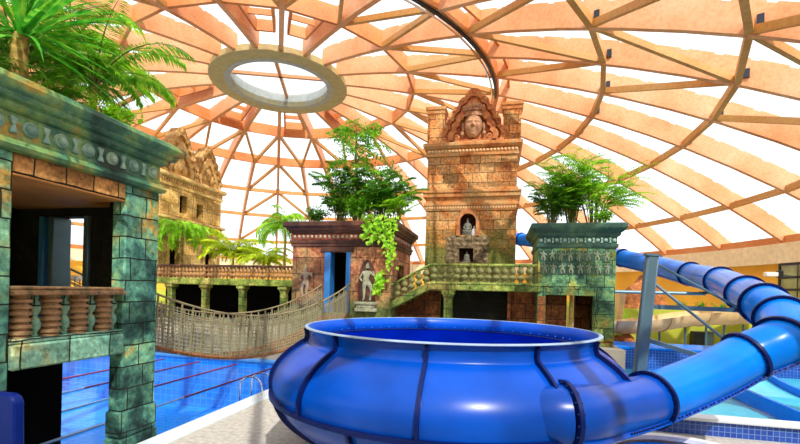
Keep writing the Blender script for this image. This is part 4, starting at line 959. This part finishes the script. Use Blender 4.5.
# cream flume behind the pool
fm = thing('cream_flume', 'cream open flume slide running along the lime green wall behind the pool', 'water slide', (9.0, 25.4, 1.0))
fp = spline([(3.8, 23.6, 1.55), (6.9, 24.2, 1.62), (9.9, 25.7, 2.02), (12.2, 26.9, 2.12), (14.6, 28.1, 2.2)], 10)
ff = frames(fp); vs = []; fs = []; K = 12
for p, (t, a, b) in zip(fp, ff):
    sd = Vector((t.y, -t.x, 0)).normalized()
    for k in range(K + 1):
        an = PI + PI * k / K; vs.append(p + sd * (.68 * math.cos(an)) + Vector((0, 0, .68 * math.sin(an) + .4)))
    for k in range(K + 1):
        an = 2 * PI - PI * k / K; vs.append(p + sd * (.73 * math.cos(an)) + Vector((0, 0, .73 * math.sin(an) + .4)))
m_ = 2 * (K + 1)
for i in range(len(fp) - 1):
    for k in range(m_): l = (k + 1) % m_; fs.append((i * m_ + k, i * m_ + l, (i + 1) * m_ + l, (i + 1) * m_ + k))
MB().add(vs, fs).build('trough', M['cream'], fm, smooth=40)
for i in range(6, len(fp), 8):
    t, a, b = ff[i]; sd = Vector((t.y, -t.x, 0)).normalized(); p = fp[i] + Vector((0, 0, .4)); m = MB()
    m.tube([p + sd * (.76 * math.cos(PI + PI * k / 10)) + Vector((0, 0, .76 * math.sin(PI + PI * k / 10))) for k in range(11)], .04, 6); m.build('joint_band', M['cream'], fm)
up_ = MB(); up_.prism([(6.4, 1.75), (6.55, 3.3), (6.3, 3.35), (6.15, 1.75)], 24.9, 25.9)
up_.build('upper_chute', M['cream'], fm, bevel=.03)
for i in (14, 19, 24, 29, 34):
    p = fp[i]; zb = 0.0
    MB().lathe([(.06, zb), (.06, p.z - .3)], 8, (p.x, p.y, 0)).build('leg', M['steel'], fm)
def rock(name, label, c, r, sc, seed, group=None):
    import mathutils
    bm = bmesh.new(); bmesh.ops.create_icosphere(bm, subdivisions=4, radius=1)
    for v in bm.verts:
        d = v.co.normalized(); n1 = mathutils.noise.noise(d * 1.7 + Vector((seed, 0, 0))); n2 = mathutils.noise.noise(d * 5 + Vector((0, seed, 0)))
        k = 1 + .35 * n1 + .14 * n2; v.co = Vector((d.x * sc[0], d.y * sc[1], max(d.z * sc[2], -.02) if d.z < 0 else d.z * sc[2])) * (k * r)
    me = bpy.data.meshes.new(name); bm.to_mesh(me); bm.free()
    o = link(name, me, M['rock'], None, 30); o.location = c; tag(o, label, 'rock', group); return o
rock('boulder', 'tall orange boulder behind the leaning post, against the orange wall', (8.6, 30.2, 0.0), 1.0, (2.2, 1.3, 3.9), 3.1)
rock('boulder', 'low orange boulder at the foot of the mossy stone block, below the cream flume', (6.3, 24.0, 0.0), 1.0, (1.2, .45, 1.2), 8.3)
cb = thing('equipment_cabinet', 'dark grey equipment cabinet standing by the lime green wall', 'cabinet', (11.6, 28.2, 0))
MB().box(11.1, 12.1, 28.2, 28.8, 0, 1.25).build('body', M['steel_dark'], cb, bevel=.02)
MB().box(11.14, 11.58, 28.16, 28.2, .1, 1.18).build('door', M['steel_dark'], cb, bevel=.01)
MB().box(11.62, 12.06, 28.16, 28.2, .1, 1.18).build('door', M['steel'], cb, bevel=.01)
fd = thing('floodlight', 'small white floodlight fixed high by the dark-framed window at the right', 'lamp', (15.3, 28.1, 4.62))
MB().box(14.5, 15.1, 28.0, 28.3, 4.5, 4.75).build('housing', M['white'], fd, bevel=.03)
MB().box(15.1, 15.35, 28.02, 28.28, 4.45, 4.85).build('lamp_head', M['steel_dark'], fd, bevel=.03)
MB().beam((15.2, 28.15, 4.62), (17.4, 30.6, 4.62), .06, .06).build('arm', M['steel'], fd)
hr = thing('grab_rail', 'chrome grab rail on the tan floor at the right edge', 'rail', (10.9, 19.0, 0))
hr.location = (9.9, 21.2, 1.0) if False else (13.6, 21.0, 0)
MB().tube([(13.6, 20.8, 0), (13.6, 20.8, 1.0), (13.6, 20.95, 1.15), (13.6, 21.3, 1.15), (13.6, 21.45, 1.0), (13.6, 21.45, 0)], .03, 8).build('rail', M['chrome'], hr)
MB().tube([(13.6, 20.8, .55), (13.6, 21.45, .55)], .025, 8).build('crossbar', M['chrome'], hr)
# pool ladder and lane ropes in the swimming pool
ld = thing('pool_ladder', 'chrome pool ladder with two hooped handrails at the swimming pool edge', 'ladder', (PX, 11.4, 0))
for y in (11.05, 11.65):
    MB().tube(spline([(PX + .42, y, 0), (PX + .42, y, .35), (PX + .3, y, .56), (PX + .05, y, .62), (PX - .2, y, .52), (PX - .28, y, .3), (PX - .28, y, -1.0)], 5), .022, 8).build('handrail', M['chrome'], ld)
for z in (-.3, -.6, -.9): MB().box(PX - .33, PX - .23, 11.05, 11.65, z - .02, z + .02).build('rung', M['chrome'], ld)
for x, wh in ((-9.0, 'nearest the deck'), (-10.85, 'second from the deck'), (-12.65, 'third from the deck'), (-14.5, 'furthest from the deck')):
    t = thing('lane_rope', 'red and pale lane rope floating on the pool, ' + wh, 'lane rope', (x, 9, -.14), group='lane ropes in the pool')
    MB().tube([(x, 1.5, -.13), (x, 11.0, -.13)], .03, 6).build('pale_floats', M['palewhite'], t)
    MB().tube([(x, 11.0, -.13), (x, 16.4, -.13)], .03, 6).build('red_floats', M['red'], t)

# ------------------------------------------------------------------ planting
def leaf(m, p, d, up_, ln, wd, fold=.25):
    d = d.normalized(); s_ = d.cross(up_)
    if s_.length < 1e-3: s_ = d.cross(Vector((1, 0, 0)))
    s_.normalize(); nn = s_.cross(d)
    a = p + d * ln * .45 - s_ * wd / 2 + nn * wd * fold; b = p + d * ln * .45 + s_ * wd / 2 + nn * wd * fold; c = p + d * ln - nn * ln * .12
    n = len(m.v); m.v += [tuple(p), tuple(a), tuple(c), tuple(b), tuple(p + d * ln * .5)]
    m.f += [(n, n + 4, n + 1), (n + 1, n + 4, n + 2), (n, n + 3, n + 4), (n + 4, n + 3, n + 2)]
def frond(lf, st, base, az, el, L, droop, nl, ll, lw, seg=10, hang=.35, sr=.02, start=.12):
    p = Vector(base); pts = [p.copy()]; ds = []
    for i in range(seg):
        e = el - droop * ((i + .5) / seg) ** 1.4
        d = Vector((math.cos(az) * math.cos(e), math.sin(az) * math.cos(e), math.sin(e))); ds.append(d); p = p + d * (L / seg); pts.append(p.copy())
    st.tube(pts, [sr * (1 - .8 * i / seg) for i in range(seg + 1)], 5)
    for j in range(nl):
        f = start + (1 - start) * j / (nl - 1); k = min(int(f * seg), seg - 1); q = pts[k].lerp(pts[k + 1], f * seg - k); d = ds[k]
        sd = d.cross(Vector((0, 0, 1)));
        if sd.length < .05: sd = Vector((-math.sin(az), math.cos(az), 0))
        sd.normalize(); ln = ll * (.45 + .55 * math.sin(PI * (f * .85 + .12))) * rnd.uniform(.85, 1.15)
        for s_ in (-1, 1):
            dd = d * .55 + sd * s_ - Vector((0, 0, hang * rnd.uniform(.6, 1.3)))
            leaf(lf, q, dd, Vector((0, 0, 1)), ln, lw)
    return pts
def palm(name, label, loc, trunk_h, nf, L, mat, el=(.5, 1.3), droop=(1.0, 1.9), nl=26, ll=.4, lw=.045, hang=.35, azs=None, cat='palm', stems=1, sr=.02, trunk_r=.09, lean=(0, 0), group=None, seedv=1):
    rnd.seed(seedv)
    t = thing(name, label, cat, loc, group=group); lf = MB(); st = MB(); B = Vector(loc); tk = MB()
    for s_ in range(stems):
        b = B + (Vector((rnd.uniform(-.25, .25), rnd.uniform(-.25, .25), 0)) if stems > 1 else Vector((0, 0, 0)))
        top = b + Vector((lean[0], lean[1], trunk_h * rnd.uniform(.8, 1.1) if stems > 1 else trunk_h))
        pp = spline([b, b.lerp(top, .5) + Vector((lean[0] * -.15, 0, 0)), top], 5); k = len(pp)
        tk.tube(pp, [trunk_r * (1.15 - .35 * i / k) * (1 + .08 * (i % 2)) for i in range(k)], 9)
        for i in range(nf):
            az = 2 * PI * (i + rnd.random() * .7) / nf if azs is None else math.radians(rnd.uniform(*azs[i % len(azs)]))
            frond(lf, st, top, az, rnd.uniform(*el), L * rnd.uniform(.75, 1.15), rnd.uniform(*droop), nl, ll, lw, hang=hang, sr=sr)
    tk.build('trunk', M['trunk'], t)
    st.build('frond_stalk', M['stem'], t, weld=False)
    lf.build('foliage', mat, t, smooth=0, weld=False)
    return t
def bush(name, label, loc, R, nst, nleaf, mat, ll=.12, lw=.06, cat='shrub', sprays=0, sl=.8, group=None, seedv=1, arch=.8):
    """stems that fan out of the soil and carry clustered leaves; optional feathery sprays"""
    rnd.seed(seedv)
    t = thing(name, label, cat, loc, group=group); lf = MB(); st = MB(); B = Vector(loc); rx, ry, rz = R
    for i in range(nst):
        an = rnd.uniform(0, 2 * PI); q = rnd.random() ** .5; top = B + Vector((rx * q * math.cos(an), ry * q * math.sin(an), rz * rnd.uniform(.45, 1.0) * math.sqrt(max(1 - .55 * q * q, .1))))
        mid = B.lerp(top, .5) + Vector((0, 0, rz * .12)); b0 = B + (top - B) * .18; b0.z = B.z
        pts = spline([b0, mid, top], 5); st.tube(pts, [.02 * (1 - .07 * j) for j in range(len(pts))], 5)
        for j in range(nleaf):
            f = rnd.uniform(.25, 1.05); k = min(int(f * (len(pts) - 1)), len(pts) - 2); p = pts[k].lerp(pts[k + 1], f * (len(pts) - 1) - k)
            p = p + Vector((rnd.gauss(0, .09), rnd.gauss(0, .09), rnd.gauss(0, .07))) * (rx + rz) * .6
            if p.z < B.z: p.z = B.z + .02
            d = Vector((rnd.gauss(0, 1), rnd.gauss(0, 1), rnd.gauss(.1, .6))); leaf(lf, p, d, Vector((0, 0, 1)), ll * rnd.uniform(.7, 1.3), lw * rnd.uniform(.8, 1.2))
        if sprays:
            for j in range(sprays):
                p = pts[rnd.randint(3, len(pts) - 1)]; frond(lf, st, p, an + rnd.uniform(-1, 1), rnd.uniform(.2, 1.0), sl * rnd.uniform(.7, 1.2), rnd.uniform(arch * .6, arch * 1.5), 16, ll, lw, 7, .3, .008)
    st.build('stems', M['stem'], t, weld=False)
    lf.build('foliage', mat, t, smooth=0, weld=False)
    return t
# on the pavilion roof
def yucca(name, label, loc, th, n, L, mat, seedv):
    rnd.seed(seedv); t = thing(name, label, 'palm', loc); B = Vector(loc); top = B + Vector((0.02, 0, th)); tk = MB(); lf = MB()
    tk.tube([B.lerp(top, i / 12) for i in range(13)], [.10 + (.018 if i % 2 else 0) for i in range(13)], 10)
    for i in range(n):
        az = rnd.uniform(0, 2 * PI); el = rnd.uniform(-.5, 1.45); l = L * rnd.uniform(.75, 1.1); p = top + Vector((0, 0, rnd.uniform(-.12, .12))); w_ = .075; dr = rnd.uniform(.3, .9); vs = []
        for k in range(7):
            e = el - dr * (k / 6) ** 2; d = Vector((math.cos(az) * math.cos(e), math.sin(az) * math.cos(e), math.sin(e)))
            sd = Vector((-math.sin(az), math.cos(az), 0)); ww = w_ * (.5 + 1.2 * k / 6 if k < 3 else 1.25 * (6 - k) / 4 + .02); nn = sd.cross(d)
            vs += [p - sd * ww / 2 - nn * ww * .2, p + nn * 0, p + sd * ww / 2 - nn * ww * .2]; p = p + d * (l / 6)
        fs = []
        for k in range(6): fs += [(3 * k, 3 * k + 1, 3 * k + 4, 3 * k + 3), (3 * k + 1, 3 * k + 2, 3 * k + 5, 3 * k + 4)]
        lf.add(vs, fs)
    tk.build('trunk', M['trunk'], t); lf.build('foliage', mat, t, smooth=60, weld=False); return t
yucca('spiky_palm', 'spiky palm with sword-shaped blades and fibrous trunk on the teal pavilion roof', (-7.15, 5.03, 6.06), .85, 84, 1.7, M['yucca'], 3)
palm('feather_palm', 'feathery palm arching over the far corner of the pavilion roof', (-7.7, 6.75, 6.06), .9, 13, 2.0, M['palm'], el=(.5, 1.4), droop=(1.2, 2.2), nl=54, ll=.42, lw=.04, seedv=11, trunk_r=.06, hang=.5)
palm('feather_palm', 'feathery palm behind the spiky palm on the pavilion roof', (-8.4, 5.9, 6.06), .8, 13, 2.1, M['palm'], el=(.5, 1.4), droop=(1.0, 2.0), nl=54, ll=.42, lw=.04, seedv=12, trunk_r=.06, hang=.45)
palm('feather_palm', 'tall feathery palm whose fronds reach the top edge over the pavilion', (-8.6, 7.0, 6.06), 1.9, 12, 2.0, M['lime'], el=(.2, 1.3), droop=(1.0, 2.2), nl=54, ll=.42, lw=.04, seedv=14, trunk_r=.07, hang=.5)
bush('leafy_shrub', 'low bright leafy shrub spilling on the cornice under the feathery palms', (-7.35, 6.75, 6.06), (.5, .75, .55), 16, 42, M['lime'], .13, .055, seedv=5)
bush('leafy_shrub', 'dense green fern clump at the foot of the spiky palm', (-7.65, 5.75, 6.06), (.5, .6, .6), 14, 14, M['palm'], .16, .03, sprays=3, sl=.6, seedv=6)
bush('leafy_shrub', 'dark fern clump at the left edge behind the spiky palm', (-7.9, 4.5, 6.06), (.6, .7, .8), 14, 14, M['darkleaf'], .16, .03, sprays=3, sl=.7, seedv=7)
# on the middle temple
def tier_palm(name, label, loc, h, mat, seedv):
    rnd.seed(seedv); t = thing(name, label, 'palm', loc); B = Vector(loc); tk = MB(); lf = MB(); st = MB()
    pts = spline([B, B + Vector((.05, 0, h * .4)), B + Vector((-.05, 0, h * .75)), B + Vector((.0, 0, h))], 6)
    tk.tube(pts, [.09 * (1 - .6 * i / len(pts)) for i in range(len(pts))], 8)
    for f, n, L in ((.22, 7, 1.1), (.42, 7, 1.4), (.60, 7, 1.5), (.74, 7, 1.45), (.97, 8, 1.0)):
        p = pts[int(f * (len(pts) - 1))]
        for i in range(n):
            az = 2 * PI * (i + rnd.random()) / n; q = frond(lf, st, p, az, rnd.uniform(.35, 1.0), L * rnd.uniform(.8, 1.15), rnd.uniform(.9, 1.5), 6, .01, .01, 9, .2, .018)
            for k in range(3, 10):
                for s_ in (-1, 1):
                    for r_ in range(6):
                        d = Vector((math.cos(az + s_ * 1.1), math.sin(az + s_ * 1.1), rnd.uniform(-.6, .1))); pp = q[k] + d * (.07 * r_ * (1.2 - k * .06))
                        leaf(lf, pp, d + Vector((rnd.gauss(0, .3), rnd.gauss(0, .3), rnd.gauss(-.1, .3))), Vector((0, 0, 1)), .15, .09)
    tk.build('trunk', M['stem'], t); st.build('frond_stalk', M['stem'], t, weld=False); lf.build('foliage', mat, t, smooth=0, weld=False); return t
tier_palm('fishtail_palm', 'tall tiered fishtail palm growing out of the middle temple roof', (-6.2, 17.9, 6.03), 4.1, M['palm'], 21)
bush('leafy_shrub', 'dark green bamboo shrub at the left of the fishtail palm on the middle temple', (-6.85, 17.8, 6.03), (1.0, .6, 2.6), 26, 56, M['darkleaf'], .24, .07, sprays=3, sl=.7, seedv=22)
bush('leafy_shrub', 'dark green bamboo shrub at the right corner of the middle temple roof', (-5.0, 17.8, 6.03), (1.3, .7, 2.7), 32, 60, M['darkleaf'], .24, .07, sprays=3, sl=.8, seedv=23)
bush('leafy_shrub', 'low dark hedge-like shrub at the left end of the middle temple roof', (-7.9, 17.6, 6.03), (.6, .4, .8), 18, 44, M['darkleaf'], .14, .06, seedv=24)
bush('leafy_shrub', 'low leafy shrub in the middle of the temple roof below the fishtail palm', (-5.95, 17.45, 6.03), (.9, .3, 1.3), 22, 60, M['palm'], .2, .07, seedv=25)
bush('leafy_shrub', 'light green spray of leaves reaching towards the ochre tower', (-4.2, 17.6, 6.0), (.6, .4, 1.3), 7, 12, M['lime'], .22, .08, sprays=3, sl=1.0, seedv=26)
def vine(name, label, base, strands, mat, ll, lw, seedv, spread=.22):
    rnd.seed(seedv); t = thing(name, label, 'vine', base); lf = MB(); st = MB(); B = Vector(base)
    for dx_, ln in strands:
        p = B + Vector((dx_, 0, 0)); pts = [p + Vector((.06 * math.sin(i * 1.3 + dx_ * 7), -.05 * math.sin(i * .9) - .03, .15 - ln * i / 10)) for i in range(11)]
        pts = [p + Vector((0, .5, .06))] + pts; st.tube(pts, .014, 5)
        for i in range(int(ln * 40)):
            q = pts[rnd.randint(1, 10)].lerp(pts[min(rnd.randint(2, 11), 11)], rnd.random() * .3) + Vector((rnd.gauss(0, spread * .6), rnd.uniform(-.16, -.01), rnd.gauss(0, .1)))
            d = Vector((rnd.gauss(0, .5), rnd.uniform(-.7, -.1), rnd.uniform(-1, -.1))); leaf(lf, q, d, Vector((0, -1, .3)), ll * rnd.uniform(.7, 1.2), lw * rnd.uniform(.8, 1.2), .12)
    st.build('stems', M['stem'], t, weld=False); lf.build('foliage', mat, t, smooth=0, weld=False); return t
vine('hanging_vine', 'bright lime vine hanging over the front corner cornice of the middle temple', (-4.85, 16.62, 6.0), ((-.35, .9), (-.1, 1.2), (.12, .9)), M['lime'], .24, .17, 31)
vine('hanging_vine', 'thin lime vine trailing down the corner, right of the thick vine', (-4.28, 16.64, 6.0), ((-.1, 1.5), (.08, 2.2)), M['lime'], .19, .14, 32, .14)
vine('hanging_vine', 'small clump of lime leaves on the middle temple wall right of the carved dancer', (-4.72, 16.9, 3.75), ((-.06, .7), (.1, .55)), M['lime'], .26, .2, 33, .12)
# on the mossy block
bush('leafy_shrub', 'dark bamboo-like shrub at the left on the mossy block', (1.95, 17.9, 5.88), (.85, .6, 2.0), 26, 50, M['darkleaf'], .17, .05, sprays=4, sl=.7, seedv=41)
bush('leafy_shrub', 'tall feathery shrub in the middle of the mossy block', (2.75, 18.2, 5.88), (1.0, .6, 3.1), 32, 46, M['palm'], .17, .05, sprays=5, sl=.9, seedv=42)
bush('leafy_shrub', 'arching light green shrub at the right on the mossy block', (3.5, 18.0, 5.88), (1.2, .6, 2.9), 22, 34, M['lime'], .17, .05, sprays=6, sl=1.3, seedv=43)
bush('leafy_shrub', 'low yellow-green shrub at the right rim of the mossy block', (3.75, 17.5, 5.88), (.5, .25, .8), 12, 30, M['lime'], .16, .06, seedv=44)
# behind the gallery
palm('weeping_palm', 'yellow-green weeping palm in front of the ochre temple', (-21.4, 25.6, 3.66), 3.3, 28, 2.7, M['lime'], el=(.1, 1.3), droop=(1.9, 3.0), nl=34, ll=.5, lw=.09, seedv=51, hang=.9, trunk_r=.12)
palm('weeping_palm', 'broad yellow palm clump behind the gallery right of the ochre temple', (-18.0, 26.5, 3.66), 1.5, 26, 2.9, M['yellowleaf'], el=(.5, 1.4), droop=(1.2, 2.4), nl=40, ll=.55, lw=.12, seedv=52, hang=.5)
palm('weeping_palm', 'low yellow palm clump behind the right end of the gallery', (-15.4, 26.0, 3.66), 1.1, 24, 2.3, M['yellowleaf'], el=(.5, 1.3), droop=(1.4, 2.4), nl=30, ll=.5, lw=.09, seedv=53, hang=.5)
palm('weeping_palm', 'tall green palm standing left of the middle temple behind the gallery', (-13.3, 25.0, 3.66), 3.4, 26, 2.3, M['lime'], el=(.2, 1.4), droop=(1.9, 3.0), nl=30, ll=.45, lw=.08, seedv=54, hang=.8, trunk_r=.08)
bush('leafy_shrub', 'small bright yellow bush between the middle temple and the ochre tower', (-4.6, 22.2, 1.0), (.4, .3, 4.0), 10, 26, M['yellowleaf'], .2, .08, seedv=55)
for i, (x, y) in enumerate(((6.0, 27.4), (6.9, 27.6))):
    bush('leafy_shrub', ('bright grassy bush behind the cream flume, next to the mossy block', 'bright bush behind the cream flume in front of the tall orange boulder')[i], (x, y, 0.0), (.6, .4, 3.0), 16, 40, M['lime'], .3, .05, seedv=60 + i)
WHERE = ('beside the tall boulder', 'second from the tall boulder', 'third from the tall boulder', 'fourth from the tall boulder', 'furthest from the tall boulder')
for i in range(5):
    bush('leafy_shrub', 'small dark shrub in the row along the orange wall, ' + WHERE[i], (10.9 + 1.05 * i, 29.9 - .12 * i, 2.45), (.5, .3, .55), 8, 20, M['darkleaf'], .2, .06, seedv=70 + i, group='dark shrubs along the orange wall')
struct(MB().box(4.4, 16.2, 28.9, 30.6, 0.0, 2.45).build('trim_planter', M['greenwall'], smooth=0))
